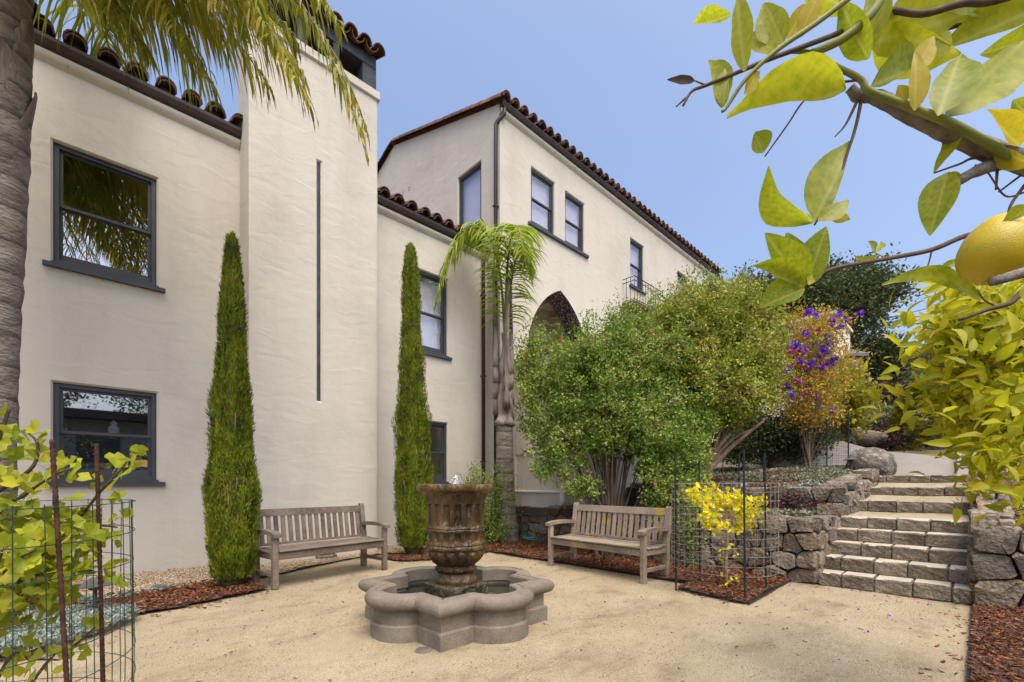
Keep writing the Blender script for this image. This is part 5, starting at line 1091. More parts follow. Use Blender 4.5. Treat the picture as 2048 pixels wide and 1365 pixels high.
for k in range(13):
    a = k*2.4; e = random.uniform(.5, 1.2); d = Vector((math.cos(a), math.sin(a), 0)); b = MB(); vs = []
    s_ = Vector((-d.y, d.x, 0)); L_ = random.uniform(.28, .4)
    for g in range(5): q = d*L_*(g/4)*math.cos(e)+Vector((0, 0, L_*(g/4)*math.sin(e)-.10*(g/4)**2)); ww = .018*(1-(g/4)**2)+.002; vs += [q+s_*ww, q-s_*ww]
    b.add(vs, [(2*g, 2*g+1, 2*g+3, 2*g+2) for g in range(4)]); b.build('leaf', m_mag, t, local=True)
plant('red_geranium', 'red flowers along the terrace coping beside the arch', 'flowers', (7.3, 6.9, 3.98), [((7.28, 6.75, 4.08), (.12, .35, .10)), ((7.25, 6.1, 4.08), (.10, .3, .09))], m_redfl, 60, 10, .05, .04, .08, ntw=10, trunk=.006)
# ------------------------------------------------------------------ leaf shapes
def ginkgo_mesh(m, name='leaf'):
    b = MB(); n = 8; st_ = .38; vs = [(-.012, 0, 0), (.012, 0, 0), (.012, st_, .01), (-.012, st_, .01)]; fs = [(0, 1, 2, 3)]; base = 4; vs.append((0, st_, .01))
    for ring, rr in ((0, .45), (1, 1.0)):
        for k in range(n+1):
            u = k/n*2-1; a = u*R(62); r = rr*(1-.10*abs(u)**2)*(.62 if False else .66); notch = .22*max(0, 1-abs(u)/.18) if ring else 0; r *= 1-notch
            if ring: r *= 1+.03*math.sin(k*2.7)
            vs.append((r*math.sin(a), st_+r*math.cos(a), .01+.10*rr*u*u+.05*math.sin(u*5)*rr-.05*rr))
    for k in range(n): fs.append((base, base+1+k, base+2+k)); fs.append((base+1+k, base+n+2+k, base+n+3+k, base+2+k))
    b.add(vs, fs); me = b.mesh(name, m, True); return me
def put(name, me, parent, pos, d, nz, s):
    d = Vector(d).normalized(); x = d.cross(Vector(nz))
    if x.length < .05: x = d.orthogonal()
    x.normalize(); z = x.cross(d); mx = Matrix((x*s, d*s, z*s)).transposed().to_4x4(); mx.translation = Vector(pos)-wloc(parent); return obj(name, me, parent, mx)
def along(pts, u):
    pts = [Vector(p) for p in pts]; k = u*(len(pts)-1); j = min(int(k), len(pts)-2); return pts[j].lerp(pts[j+1], k-j), (pts[j+1]-pts[j]).normalized()
def rv(s=1.0): return Vector((random.gauss(0, s), random.gauss(0, s), random.gauss(0, s)))
GK = ginkgo_mesh(m_gink); GKY = ginkgo_mesh(m_ginky)
# ------------------------------------------------------------------ near ginkgo inside a wire cage (left)
random.seed(31)
GC = fr(-1.84, 1.43); gk = thing('ginkgo_sapling', 'near yellow-green ginkgo sapling with fan leaves inside the left wire cage', 'young tree', (GC.x, GC.y, 0))
q3 = lambda x, y, d: at(x, y, d)
BR = [[GC+Vector((0, 0, -.05)), GC+Vector((0, 0, .5)), q3(-60, 1050, 1.45), q3(-30, 940, 1.45), q3(0, 870, 1.45), q3(20, 815, 1.45)],
      [GC+Vector((0, 0, .45)), q3(-20, 1060, 1.5), q3(50, 990, 1.5), q3(110, 950, 1.5), q3(150, 935, 1.5)],
      [q3(-30, 1000, 1.5), q3(60, 940, 1.5), q3(75, 890, 1.5), q3(50, 860, 1.5)],
      [GC+Vector((0, 0, .6)), q3(60, 1080, 1.6), q3(150, 1040, 1.65), q3(200, 985, 1.65), q3(245, 935, 1.65), q3(268, 905, 1.65)],
      [q3(40, 1080, 1.55), q3(120, 1050, 1.6), q3(190, 1050, 1.65), q3(235, 1055, 1.7)],
      [GC+Vector((0, 0, .5)), q3(30, 1110, 1.4), q3(90, 1090, 1.4), q3(140, 1075, 1.4)],
      [GC+Vector((0, 0, .4)), q3(20, 1160, 1.5), q3(80, 1150, 1.5), q3(130, 1140, 1.5)],
      [GC+Vector((0, 0, .3)), q3(0, 1200, 1.5), q3(40, 1190, 1.45), q3(85, 1200, 1.45)],
      [GC+Vector((0, 0, .1)), q3(10, 1330, 1.6), q3(60, 1320, 1.6), q3(120, 1320, 1.6)],
      [GC+Vector((0, 0, .1)), q3(90, 1330, 1.8), q3(150, 1290, 1.8), q3(190, 1255, 1.8)],
      [GC+Vector((0, 0, .4)), q3(70, 1180, 1.75), q3(150, 1140, 1.8), q3(195, 1120, 1.8)], [GC+Vector((0, 0, .35)), q3(-10, 1130, 1.3), q3(30, 1120, 1.3), q3(70, 1100, 1.3)]]
CNT = [22, 18, 14, 26, 20, 24, 24, 22, 14, 7, 10, 20]
for i, pts in enumerate(BR):
    P = catmull(pts, 6); n = len(P); MB().tube(P, [(.012 if i == 0 else .006)*(1-.75*k/n)+.0012 for k in range(n)], 7).build('branch', m_brtwig, gk, smooth=True)
    sz = .060 if i not in (8, 9) else .062
    for k in range(CNT[i]):
        u = .30+.70*(k+.5)/CNT[i] if i in (3, 0, 9) else .22+.78*random.random(); p, tg = along(P, min(u, .995)); d = (rv(.75)+tg*.5+Vector((0, 0, random.choice((.6, -.5)))))
        p2 = p+rv(.012); nz = Vector((-su, -cu, .5))+rv(.6); put('leaf', GK, gk, p2, d, nz, sz*random.uniform(.75, 1.25)*(.8 if u > .9 else 1))
def dense(P, n, m, parent, base_me, spread, s, name='foliage'):
    bv = np.array([v.co for v in base_me.vertices]); tri = [list(p.vertices) for p in base_me.polygons]; V = []; F = []; k0 = 0
    for _ in range(n):
        p, tg = along(P, random.uniform(.1, 1)); p = p+rv(spread); d = (rv(.9)+Vector((0, 0, -.2))).normalized(); nz = rv(1); x = d.cross(nz).normalized(); z = x.cross(d); sc = s*random.uniform(.7, 1.2)
        M3 = np.array([x, d, z]); V.append((bv*sc) @ M3+np.array(p)); F += [[q+k0 for q in t] for t in tri]; k0 += len(bv)
    b = MB(); b.add(np.concatenate(V), F); o = b.build(name, m, parent); o['kind'] = 'stuff'; return o
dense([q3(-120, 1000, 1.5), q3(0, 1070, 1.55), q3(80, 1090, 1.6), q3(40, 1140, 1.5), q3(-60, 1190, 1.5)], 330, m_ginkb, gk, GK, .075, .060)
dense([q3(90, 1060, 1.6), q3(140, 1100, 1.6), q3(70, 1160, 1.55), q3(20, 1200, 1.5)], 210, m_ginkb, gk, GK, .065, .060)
def cage(name, label, c, r, z0, z1, m, nv, nh, wr, horiz_sag=.004):
    t = thing(name, label, 'wire cage', (c.x, c.y, 0)); b = MB(); N = 72
    for k in range(nv):
        a = 2*PI*k/nv; rr = r+random.gauss(0, .004); b.tube([(rr*math.cos(a), rr*math.sin(a), z0), ((rr+random.gauss(0, .004))*math.cos(a+.01), (rr)*math.sin(a+.01), (z0+z1)/2), (rr*math.cos(a), rr*math.sin(a), z1+.008)], wr, 5, False)
    o = b.build('vertical_wires', m, t, local=True); o['kind'] = 'stuff'
    for h in range(nh):
        z = z0+(z1-z0)*h/(nh-1); ph_ = random.uniform(0, 6); P = [((r+.003+.004*math.sin(3*2*PI*k/N+ph_))*math.cos(2*PI*k/N), (r+.003+.004*math.sin(3*2*PI*k/N+ph_))*math.sin(2*PI*k/N), z+horiz_sag*math.sin(2*2*PI*k/N+ph_)) for k in range(N+1)]
        MB().tube(P, wr*1.1, 5, False).build('hoop_wire', m, t, local=True)
    return t
random.seed(41)
cage('wire_cage', 'near round green wire cage around the ginkgo at the left edge', GC, .50, .06, 1.135, m_wireg, 44, 11, .0015)
def rebar(label, p0, p1, r, m, cat='stake', ribs=True, group=None, name='rebar_stake'):
    p0, p1 = Vector(p0), Vector(p1); t = thing(name, label, cat, p0, 0, group); b = MB(); n = int((p1-p0).length/.009) if ribs else 2
    pts = [p0.lerp(p1, k/n) for k in range(n+1)]; b.tube(pts, [r*(1.13 if k % 2 else .9) if ribs else r for k in range(n+1)], 9); b.build('bar', m, t, smooth=ribs); return t
def ray(x, d): return fr((x-1024)/910*d, d)
p_ = ray(163, 1.30); rebar('thick rusty ribbed steel stake leaning at the left front of the near cage', (p_.x, p_.y, -.05), at(104, 880, 1.36), .0064, m_rebar)
p_ = ray(216, 1.56); rebar('thinner rusty ribbed steel stake of the near cage, in front of the low window', (p_.x, p_.y, -.05), at(193, 888, 1.60), .0064, m_rebar)
# ------------------------------------------------------------------ yellow ginkgo in the second cage
random.seed(51)
YC = gnd(1452, 1178); yg = thing('yellow_ginkgo', 'small bright yellow ginkgo with a slim pale trunk in the wire cage by the steps', 'young tree', (YC.x, YC.y, .02))
tr = catmull([(YC.x, YC.y, -.02), at(1452, 1120, 5.2), at(1455, 1080, 5.2), at(1452, 1040, 5.2), at(1455, 1010, 5.2)], 5)
MB().tube(tr, [.021-.0005*i for i in range(len(tr))], 9).build('trunk', m_barkl, yg, smooth=True)
YB = [[at(1452, 1060, 5.2), at(1430, 1030, 5.2), at(1400, 1000, 5.15), at(1378, 975, 5.1)], [at(1453, 1055, 5.2), at(1470, 1030, 5.25), at(1500, 1020, 5.3), at(1524, 1000, 5.3)], [at(1454, 1040, 5.2), at(1450, 1010, 5.2), at(1440, 995, 5.2), at(1410, 980, 5.2)], [at(1453, 1060, 5.2), at(1440, 1050, 5.05), at(1415, 1030, 5.0)], [at(1453, 1055, 5.2), at(1475, 1050, 5.3), at(1500, 1045, 5.35)], [at(1452, 1040, 5.2), at(1470, 1005, 5.2), at(1485, 1000, 5.2)]]
nl = [46, 44, 44, 40, 38, 40]
for i, pts in enumerate(YB):
    P = catmull(pts, 5); MB().tube(P, [.006*(1-.8*k/len(P))+.001 for k in range(len(P))], 6).build('branch', m_barkl, yg)
    for k in range(nl[i]):
        p, tg = along(P, random.uniform(.42, 1)); put('leaf', GKY, yg, p+rv(.045), rv(.8)+Vector((0, 0, .1)), Vector((-su, -cu, .4))+rv(.6), .074*random.uniform(.75, 1.25))
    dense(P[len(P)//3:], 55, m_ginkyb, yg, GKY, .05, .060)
for (x, y, k) in ((1440, 1104, 9), (1462, 1106, 5), (1464, 1152, 8), (1447, 1170, 3)):
    for _ in range(k): put('leaf', GKY, yg, at(x+random.gauss(0, 8), y+random.gauss(0, 9), 5.15), rv(.8), Vector((-su, -cu, .4))+rv(.5), .05*random.uniform(.7, 1.2))
YCC = fr(2.40, 5.18)
cage('wire_cage', 'round galvanised wire cage on black stakes around the yellow ginkgo', YCC, .555, .265, 1.215, m_wire, 34, 11, .0022)
for (x, y, d, lab) in ((1352, 1182, 5.15, 'black metal stake at the left of the yellow ginkgo cage, nearest the bench'), (1490, 1210, 4.60, 'black metal stake at the front of the yellow ginkgo cage, nearest the fountain'), (1532, 1183, 5.13, 'black metal stake at the right of the yellow ginkgo cage, nearest the steps'), (1400, 1156, 5.85, 'black metal stake at the back of the yellow ginkgo cage, by the shrub')):
    p = ray(x, d); rebar(lab, (p.x, p.y, -.03), (p.x+.01, p.y+.015, 1.56 if d < 5.5 else 1.50), .010, m_stake, 'stake', False, None, 'metal_stake')
# tall cage on the upper bed round the glory bush
random.seed(61)
gc = Vector((b4.x, b4.y, 0)); tcage = cage('wire_cage', 'tall dark wire cage around the trunk of the glory bush', gc, .72, 1.5, 2.35, m_stake, 30, 9, .0022)
for k, (dx, dy, lab) in enumerate(((.70, .15, 'black stake right of the glory bush trunk'), (-.55, -.45, 'black stake left of the glory bush trunk'), (.1, -.72, 'black stake just in front of the glory bush trunk'))):
    rebar(lab, (gc.x+dx, gc.y+dy, 1.3), (gc.x+dx, gc.y+dy, 2.55+.12*k), .012, m_stake, 'stake', False, None, 'metal_stake')
for (x, y, d, lab) in ((1478, 945, 7.4, 'thin black stake standing in the groundcover of the upper bed, by the tan trunk'), (1527, 945, 7.6, 'thin black stake in the upper bed above the yellow ginkgo cage')):
    p = at(x, y, d); rebar(lab, p-Vector((0, 0, .25)), p+Vector((0, 0, .30)), .011, m_stake, 'stake', False, None, 'metal_stake')

# ------------------------------------------------------------------ lemon bush (right)
def lemon_leaf(m, curl=.18, fold=.22, wid=.42, name='leaf', bend=0.0, n=8):
    b = MB(); vs = []; wv = random.uniform(0, 6)
    for k in range(n+1):
        t = k/n; w_ = wid*.5*(math.sin(PI*t**.85)**.8)*(1-.22*t) if 0 < t < 1 else .012
        x0 = bend*math.sin(PI*t*.95); z = -curl*t*t
        for j in (-1, -.5, 0, .5, 1): vs.append((x0+j*w_, t, z+fold*abs(j)*w_+.012*math.sin(t*17+wv+j)*(abs(j) > .7)))
    b.add(vs, [(k*5+j, k*5+j+1, k*5+5+j+1, k*5+5+j) for k in range(n) for j in range(4)]); return b.mesh(name, m, True)
random.seed(71)
LB = [lemon_leaf(m_lemb, .15+.12*k, .25+.1*k, .40+.04*k, n=5) for k in range(4)]
LT = fr(2.75, 1.95); lt = thing('lemon_bush', 'yellow-green lemon bush at the right edge beside the steps', 'lemon tree', (LT.x, LT.y, 0))
MB().tube(catmull([(LT.x, LT.y, -.05), LT+Vector((0.02, 0, .5)), LT+Vector((0, .05, 1.0)), LT+Vector((-.05, .05, 1.5))], 5), [.055-.0018*i for i in range(16)], 10).build('trunk', m_lembark, lt, smooth=True)
TIPS = [(1800, 640, 2.2), (1815, 700, 2.2), (1840, 660, 2.2), (1870, 690, 2.2), (1905, 600, 2.1), (1925, 640, 2.1), (1950, 590, 2.0), (1985, 640, 2.1), (2020, 600, 2.0), (2040, 680, 2.0), (1795, 790, 2.3), (1830, 765, 2.3), (1860, 740, 2.2), (1880, 800, 2.2), (1920, 745, 2.1), (1950, 700, 2.1), (1980, 760, 2.1), (2030, 760, 2.0), (1850, 835, 2.2), (1900, 830, 2.2), (1935, 880, 2.1), (1960, 820, 2.1), (2000, 850, 2.1), (2035, 830, 2.0), (1960, 925, 2.0), (2000, 925, 2.0), (2040, 960, 1.9), (2030, 900, 1.95), (1820, 655, 2.3), (1890, 660, 2.2), (1960, 660, 2.3), (2060, 720, 2.1), (2070, 870, 2.0), (2010, 700, 2.2), (1930, 690, 2.2), (1980, 600, 2.2), (2040, 620, 2.1), (1900, 770, 2.3), (1945, 780, 2.2), (2010, 800, 2.1)]
TIPS = [(x+(30 if x < 1870 and y < 730 else 0), y, d) for x, y, d in TIPS]
HUB = [at(2080, 800, 2.2), at(2060, 900, 2.1), at(2100, 700, 2.2)]
b = MB(); alive = 0; ends = []
for i, (x, y, d) in enumerate(TIPS):
    tip = at(x, y, d+random.uniform(-.12, .2)); h = min(HUB, key=lambda q: (q-tip).length); P = bez([h, h.lerp(tip, .45)+rv(.05)+Vector((0, 0, .03)), h.lerp(tip, .8)+rv(.04), tip], 9); b.tube(P, [.007*(1-.8*k/9)+.0014 for k in range(10)], 6, False); ends.append(P)
for h in HUB: b.tube(bez([LT+Vector((0, 0, .9)), LT.lerp(h, .5)+Vector((0, 0, .5)), h], 8), [.022-.0015*k for k in range(9)], 8)
for (x0, y0, x1, y1, d) in ((2048, 730, 1790, 720, 2.15), (2048, 800, 1830, 700, 2.2), (2040, 760, 1800, 735, 2.1), (2048, 870, 1920, 700, 2.0), (2048, 660, 1880, 640, 2.1)):
    P = bez([at(x0, y0, d), at((x0+x1)/2, (y0+y1)/2+22, d), at(x1, y1, d)], 8); b.tube(P, [.004-.0003*k for k in range(9)], 6, False)
b.build('branches', m_lembark, lt, smooth=True)
for i, P in enumerate(ends):
    for k in range(7):
        u = .55+.45*k/6; p, tg = along(P, min(u, .99)); d = tg*random.uniform(.3, 1)+rv(.55)+Vector((0, 0, .35)); put('leaf', LB[(i+k) % 4], lt, p+rv(.01), d, Vector((-su*.5, -cu*.5, .8))+rv(.5), random.uniform(.065, .105))
V = []; F = []; k0 = 0; bvs = [np.array([v.co for v in me.vertices]) for me in LB]; tri = [list(p.vertices) for p in LB[0].polygons]
for _ in range(2500):
    x, y, d = random.choice(TIPS); x += random.gauss(15, 38); y += random.gauss(0, 40)
    if x < 1880 and random.random() < .75: continue
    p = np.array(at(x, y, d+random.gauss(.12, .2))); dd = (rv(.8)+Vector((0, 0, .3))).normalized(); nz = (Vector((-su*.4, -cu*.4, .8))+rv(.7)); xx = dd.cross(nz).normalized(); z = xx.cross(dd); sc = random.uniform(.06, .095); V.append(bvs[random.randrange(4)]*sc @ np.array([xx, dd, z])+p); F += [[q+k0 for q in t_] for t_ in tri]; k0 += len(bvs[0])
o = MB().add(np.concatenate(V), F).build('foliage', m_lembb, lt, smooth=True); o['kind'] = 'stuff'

# ------------------------------------------------------------------ overhanging lemon branch close by
random.seed(81)
D0 = .50
LBASE = fr(1.45, .45); nb = thing('lemon_tree', 'lemon branch overhanging from the upper right with large leaves and one ripe lemon', 'lemon tree', (LBASE.x, LBASE.y, 0))
def twig(pts, r0, r1, m, d=D0, name='twig', lump=0):
    P = catmull([at(p[0], p[1], p[2] if len(p) > 2 else d) for p in pts], 6); n = len(P); MB().tube(P, [r0+(r1-r0)*k/(n-1)+(lump*random.uniform(-1, 1) if lump else 0) for k in range(n)], 9).build(name, m, nb, smooth=True)
fork = at(2300, 420, .52)
MB().tube(catmull([(LBASE.x, LBASE.y, -.05), LBASE+Vector((0, 0, .8)), LBASE.lerp(fork, .5)+Vector((0, 0, 1.15-LBASE.lerp(fork, .5).z)), fork], 6), [.045-.0013*k for k in range(19)], 10).build('trunk', m_lembark, nb, smooth=True)
twig([(2300, 430, .52), (2160, 365, .51), (2048, 326), (1985, 304), (1900, 268), (1815, 226), (1755, 196), (1716, 192), (1700, 176)], .0135, .0050, m_lembark, name='branch', lump=.0006)
twig([(2200, 330, .5), (2048, 318), (1960, 340), (1906, 370)], .011, .004, m_lembark, name='branch', lump=.0005)
twig([(2120, 400, .5), (2040, 330, .49), (1924, 258, .485), (1818, 214, .485), (1739, 183, .485), (1722, 160, .485), (1675, 135, .485), (1622, 107, .485), (1576, 103, .485)], .0052, .0020, m_lemtwig)
twig([(1765, -10, .47), (1739, 32, .47), (1690, 75, .475), (1640, 100, .48), (1622, 107, .485)], .0050, .0036, m_lemtwig)
twig([(1700, -5, .46), (1633, 46, .46), (1551, 103, .46), (1491, 160, .465), (1455, 213, .47), (1444, 224, .47)], .0030, .0013, m_lemtwig)
twig([(2060, -20, .5), (1978, 4, .5), (1924, 7, .5), (1846, 28, .5), (1775, 23, .5), (1711, 53, .49), (1629, 85, .48), (1533, 121, .475), (1473, 146, .47), (1412, 171, .47), (1384, 183, .47), (1366, 212, .47)], .0042, .0011, m_brtwig)
twig([(1372, 196, .47), (1352, 214, .47)], .0012, .0006, m_brtwig); twig([(1412, 171, .47), (1390, 162, .47)], .0010, .0006, m_brtwig)
twig([(1722, 160, .485), (1660, 170, .49), (1610, 200, .49), (1575, 250, .49), (1530, 313, .49)], .0012, .0008, m_brtwig)
twig([(1724, 192), (1716, 235), (1707, 270), (1697, 300), (1675, 368), (1651, 414), (1629, 450)], .0019, .0011, m_brtwig)
twig([(1718, 195), (1692, 248), (1670, 274)], .0018, .0006, m_brtwig, name='thorn')
twig([(2080, -20, .55), (2017, 8, .55), (1953, 36, .55), (1896, 56, .55)], .0065, .003, m_bark); twig([(2040, 328), (1955, 316), (1918, 329), (1869, 346)], .0018, .0009, m_brtwig)
twig([(2100, 430), (2030, 465), (1940, 470), (1863, 500), (1774, 518), (1666, 538), (1629, 562), (1612, 574)], .0032, .0016, m_brtwig)
twig([(1774, 518), (1756, 509), (1745, 503)], .0007, .0005, m_lemtwig); twig([(1863, 504), (1858, 525), (1850, 545)], .0009, .0006, m_brtwig)
twig([(2090, 560), (2048, 582), (2020, 606), (1974, 620), (1918, 641)], .0046, .0014, m_brtwig); twig([(2090, 533, .40), (2040, 548, .40), (1984, 564, .40)], .0052, .0040, m_lembark)
twig([(1990, 612), (1968, 600), (1955, 580)], .0010, .0008, m_brtwig)
twig([(2050, 385), (2010, 392), (1975, 345), (1950, 330)], .001, .0007, m_brtwig); twig([(1995, 330), (1992, 380)], .0016, .001, m_brtwig); twig([(2050, 345), (1998, 384)], .0012, .001, m_brtwig); twig([(2050, 370), (2022, 410), (2016, 440)], .0018, .0012, m_brtwig)
def nleaf(bx_, by_, tx, ty, w_, d=D0, bend=0, m=None, tilt=0, curl=.12, fold=.22, dd=0.0):
    p0 = at(bx_, by_, d); p1 = at(tx, ty, d+dd); L_ = (p1-p0).length; wpx = w_/910*d/L_; me = lemon_leaf(m or m_lem, curl, fold, wpx*1.02, bend=bend, n=10)
    view = (Vector((0, 0, EYE))-p0).normalized(); dv = (p1-p0).normalized(); nz = Matrix.Rotation(R(tilt), 3, dv) @ view; put('leaf', me, nb, p0, dv, nz, L_)
Y = m_lemy
for a in [(1692, 178, 1462, 254, 84, .485, .22), (1890, 232, 2075, 55, 96, .49, .06), (1876, 232, 1926, 92, 84, .475, .05), (1829, 222, 1838, 92, 40, .478, .05, Y), (1742, 172, 1860, 126, 58, .487, -.12), (1738, 88, 1955, 22, 120, .51, -.08), (1750, 60, 1930, 110, 90, .515, .1), (1738, 118, 1668, 4, 64, .478, .0), (1745, 100, 1722, -20, 60, .482, .1), (1490, 142, 1468, -22, 48, .462, .03), (1462, 30, 1386, 53, 34, .463, .15), (1566, 88, 1528, 2, 62, .472, -.05), (1573, 78, 1618, 2, 50, .474, .05, Y), (1600, 70, 1640, -20, 44, .476, 0, Y), (1445, 216, 1410, 112, 44, .472, .10), (1447, 214, 1455, 130, 32, .472, -.1), (1488, 190, 1524, 138, 28, .468, 0, Y), (1553, 105, 1490, 60, 40, .470, 0), (1527, 306, 1508, 262, 42, .49, .1), (1628, 444, 1712, 272, 70, .50, -.10), (1626, 446, 1540, 330, 62, .50, -.28), (1636, 442, 1698, 395, 42, .497, .1), (1662, 432, 1702, 440, 22, .498, 0),
          (1614, 574, 1652, 450, 74, .50, -.08), (1612, 572, 1530, 474, 64, .505, .06), (1612, 570, 1572, 462, 56, .51, 0), (1610, 573, 1512, 538, 44, .495, .16), (1610, 578, 1519, 614, 62, .49, .16), (1616, 570, 1645, 494, 30, .492, .05), (1612, 568, 1600, 478, 46, .508, 0), (1605, 574, 1540, 548, 36, .488, .1), (1895, 345, 1862, 462, 66, .50, .03), (1868, 345, 1860, 263, 34, .50, .22), (1962, 600, 1778, 568, 40, .49, .20), (1757, 509, 1714, 509, 13, .50, -.2), (1750, 505, 1733, 482, 12, .50, .1), (1752, 505, 1760, 481, 12, .50, .1), (2040, 292, 1972, 228, 44, .49, .15, Y), (2080, 245, 2016, 204, 60, .50, 0), (2065, 415, 2008, 446, 30, .42, .15), (1853, 102, 1915, 55, 52, .52, .1), (2090, 10, 1905, 92, 74, .53, .1), (2110, 60, 1965, 110, 60, .53, 0), (2060, -30, 1900, 20, 70, .535, 0), (1990, 20, 1820, -10, 60, .53, 0), (1700, 20, 1590, -30, 50, .48, 0), (1990, 300, 2070, 330, 34, .49, .1, Y), (1900, 345, 1925, 360, 14, .50, 0, Y), (2056, 160, 2090, 60, 60, .52, 0), (1832, 140, 1870, 70, 44, .495, 0, Y), (1640, 130, 1668, 118, 18, .48, 0, Y), (2046, 600, 2090, 560, 40, .47, 0), (1812, 205, 1795, 170, 26, .482, .05, Y)]:
    a = list(a); mm = a[7] if len(a) > 7 else None; nleaf(*a[:5], d=a[5], bend=a[6], m=mm, tilt=random.uniform(-28, 28), curl=random.uniform(.02, .16), fold=random.uniform(.08, .28), dd=random.uniform(-.02, .03))
nleaf(1390, 162, 1336, 157, 17, .47, 0, m_brtwig, 20)
# the lemon
fc = at(1994, 498, .45); ax = (at(1966, 560, .45)-at(2022, 440, .45)).normalized(); b = MB(); prof = []
for k in range(25):
    t_ = k/24; a = PI*t_; r = .0285*math.sin(a)**.85; z = -.033*math.cos(a)*1.0; prof.append((max(r*(1-.08*math.cos(a)), .0), z+(.004*max(0, (t_-.9)/.1) if t_ > .9 else 0)))
prof[-2] = (.005, .0338); prof[-1] = (0, .0395); prof[-3] = (.009, .0326); b.lathe(prof, 28)
o = b.build('lemon', m_fruit, nb, smooth=True, local=True); mz = ax; xx = mz.orthogonal().normalized(); o.matrix_local = Matrix((xx*1.0, mz.cross(xx), mz)).transposed().to_4x4(); o.location = fc-wloc(nb)

# ------------------------------------------------------------------ far houses, fence, cables
def part_box(name, lo, hi, m, t, bev=0): return MB().box(lo, hi, bev).build(name, m, t)
w0 = at(1672, 740, 20); wz = float(H(np.array(w0.x), np.array(w0.y))); wh = thing('neighbour_house', 'white stucco house corner showing through the glory bush on the hill', 'house', (w0.x, w0.y, wz))
part_box('wall', (w0.x-1.2, w0.y-.15, wz-.5), (w0.x+2.2, w0.y+3.2, 8.35), m_white, wh); part_box('roof', (w0.x-1.3, w0.y-.25, 8.352), (w0.x+2.3, w0.y+3.3, 8.47), m_white, wh)
part_box('window', (w0.x-1.24, w0.y+.2, 6.1), (w0.x-1.19, w0.y+.75, 7.3), m_frame, wh)
for k in range(2): part_box('pane', (w0.x-1.25, w0.y+.24+k*.26, 6.15), (w0.x-1.235, w0.y+.45+k*.26, 7.25), m_slate, wh.children[-1])
c0 = at(1709, 715, 20.5); zt = c0.z; hz = float(H(np.array(c0.x), np.array(c0.y))); bh = thing('brick_house', 'red brick house with grey roof and brick chimney far up the hill', 'house', (c0.x, c0.y, hz))
F_ = Vector((su, cu, 0)); Rt = Vector((cu, -su, 0))
def obox(name, c, rx, ry, z0, z1, m, t, top=None):
    b = MB(); P = [c-Rt*rx-F_*ry, c+Rt*rx-F_*ry, c+Rt*rx+F_*ry, c-Rt*rx+F_*ry]; vs = [(p.x, p.y, z0) for p in P]+[(p.x, p.y, z1) for p in P]; b.add(vs, [(0, 3, 2, 1), (4, 5, 6, 7), (0, 1, 5, 4), (1, 2, 6, 5), (2, 3, 7, 6), (3, 0, 4, 7)]); return b.build(name, m, t)
hc = c0+F_*1.5-Rt*.75
ez = EYE+(970-706)/910*20.5; rz_ = EYE+(970-686)/910*20.5
obox('wall', hc, 1.15, 1.5, hz-1, ez, m_brick, bh)
b = MB(); g = hc+Rt*1.15; A_ = [g-F_*1.5, g+F_*1.5, g]; b.add([(A_[0].x, A_[0].y, ez), (A_[1].x, A_[1].y, ez), (A_[2].x, A_[2].y, rz_+.2)], [(0, 1, 2)]); b.build('gable', m_brick, bh)
b = MB(); q = [hc-Rt*1.3-F_*1.65, hc+Rt*1.28-F_*1.65, hc+Rt*1.28, hc-Rt*1.3, hc+Rt*1.28+F_*1.65, hc-Rt*1.3+F_*1.65]; zz = [ez-.05, ez-.05, rz_+.27, rz_+.27, ez-.05, ez-.05]
vs = [(p.x, p.y, z) for p, z in zip(q, zz)]; vs += [(p[0], p[1], p[2]-.12) for p in vs]; b.add(vs, [(0, 1, 2, 3), (3, 2, 4, 5), (0, 6, 7, 1), (1, 7, 8, 2), (2, 8, 10, 4), (6, 9, 8, 7), (9, 11, 10, 8)]); rf = b.build('roof', m_slate, bh)
obox('chimney', hc+Rt*.82, .29, .26, ez, EYE+(970-646)/910*20.5, m_brick, rf); obox('chimney_flashing', hc+Rt*.82, .33, .30, ez, rz_+.38, m_white, rf)
wn = obox('window', hc+Rt*.8-F_*1.52, .14, .03, ez-1.1, ez-.35, m_white, bh); obox('pane', hc+Rt*.8-F_*1.55, .10, .02, ez-1.05, ez-.4, m_slate, wn)
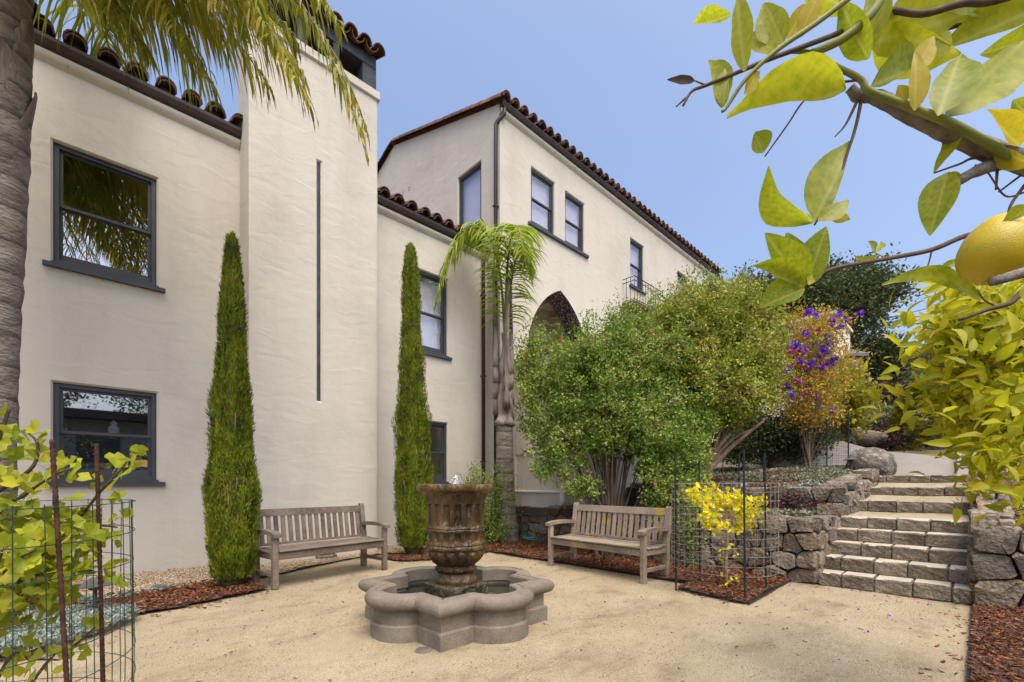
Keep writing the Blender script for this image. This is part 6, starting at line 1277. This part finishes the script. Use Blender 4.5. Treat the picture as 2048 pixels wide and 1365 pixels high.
f0 = at(1682, 716, 17.5); f1 = at(1727, 742, 16.5); fe = thing('slatted_fence', 'grey-green slatted fence sloping down the hill by the white house', 'fence', tuple(f0-Vector((0, 0, 1.2))))
for k in range(15):
    p = f0.lerp(f1, k/14); MB().box((p.x-.035, p.y-.02, p.z-1.1), (p.x+.035, p.y+.02, p.z)).build('picket', m_fence, fe)
MB().tube([f0, f1], .035, 6).build('rail', m_fence, fe); MB().tube([f0-Vector((0, 0, 1)), f1-Vector((0, 0, 1))], .035, 6).build('rail', m_fence, fe)
random.seed(91)
for k, (y0, y1) in enumerate(((612, 548), (632, 622), (640, 640), (668, 618), (655, 585))):
    a, c = at(1690, y0+12*0, 27+k*.3), at(2120, y1+(y1-y0)*.7, 25+k*.3); P = [a.lerp(c, t_/10)-Vector((0, 0, .25*math.sin(PI*t_/10))) for t_ in range(11)]
    o = MB().tube(P, .019, 5).build('power_line', m_black, None); tag(o, ['thin power line highest of those crossing the sky left of the lemon bush', 'nearly level power line crossing behind the lemon bush', 'faint level power line just under the brighter level one', 'lowest steep power line rising to the right behind the lemon bush', 'second lowest power line rising to the right above the far trees'][k], 'power line')
# the place behind the tripod, seen only in the window panes
nh = thing('neighbour_house', 'pale neighbouring house behind the viewer, seen mirrored in the lower windows', 'house', (-6, -11, 0))
part_box('wall', (-16, -15, -.05), (7, -11, 4.0), m_dusk, nh); part_box('roof', (-16.6, -15.5, 4.002), (7.6, -10.2, 4.35), m_gutter, nh); part_box('window', (.2, -11.0, 2.2), (1.6, -10.94, 3.3), m_frame, nh)
plant('hedge', 'hedge behind the viewer, seen mirrored in the lower windows', 'hedge', (-4, -6, 0), [((-4+k*2.1, -6.5+.5*(k % 2), 1.2), (1.3, 1.0, 1.3+.35*(k % 3))) for k in range(5)], m_dark, 380, 14, .12, .06, .3, ntw=20)
hb = plant('tree', 'tree behind the viewer, seen mirrored in the lower windows', 'tree', (.0, -17, 0), [((-1.5, -17, 6.2), (2.2, 2, 1.6)), ((3.2, -17, 6.0), (1.6, 2, 1.3))], m_dark, 260, 14, .2, .1, .5, ntw=20)
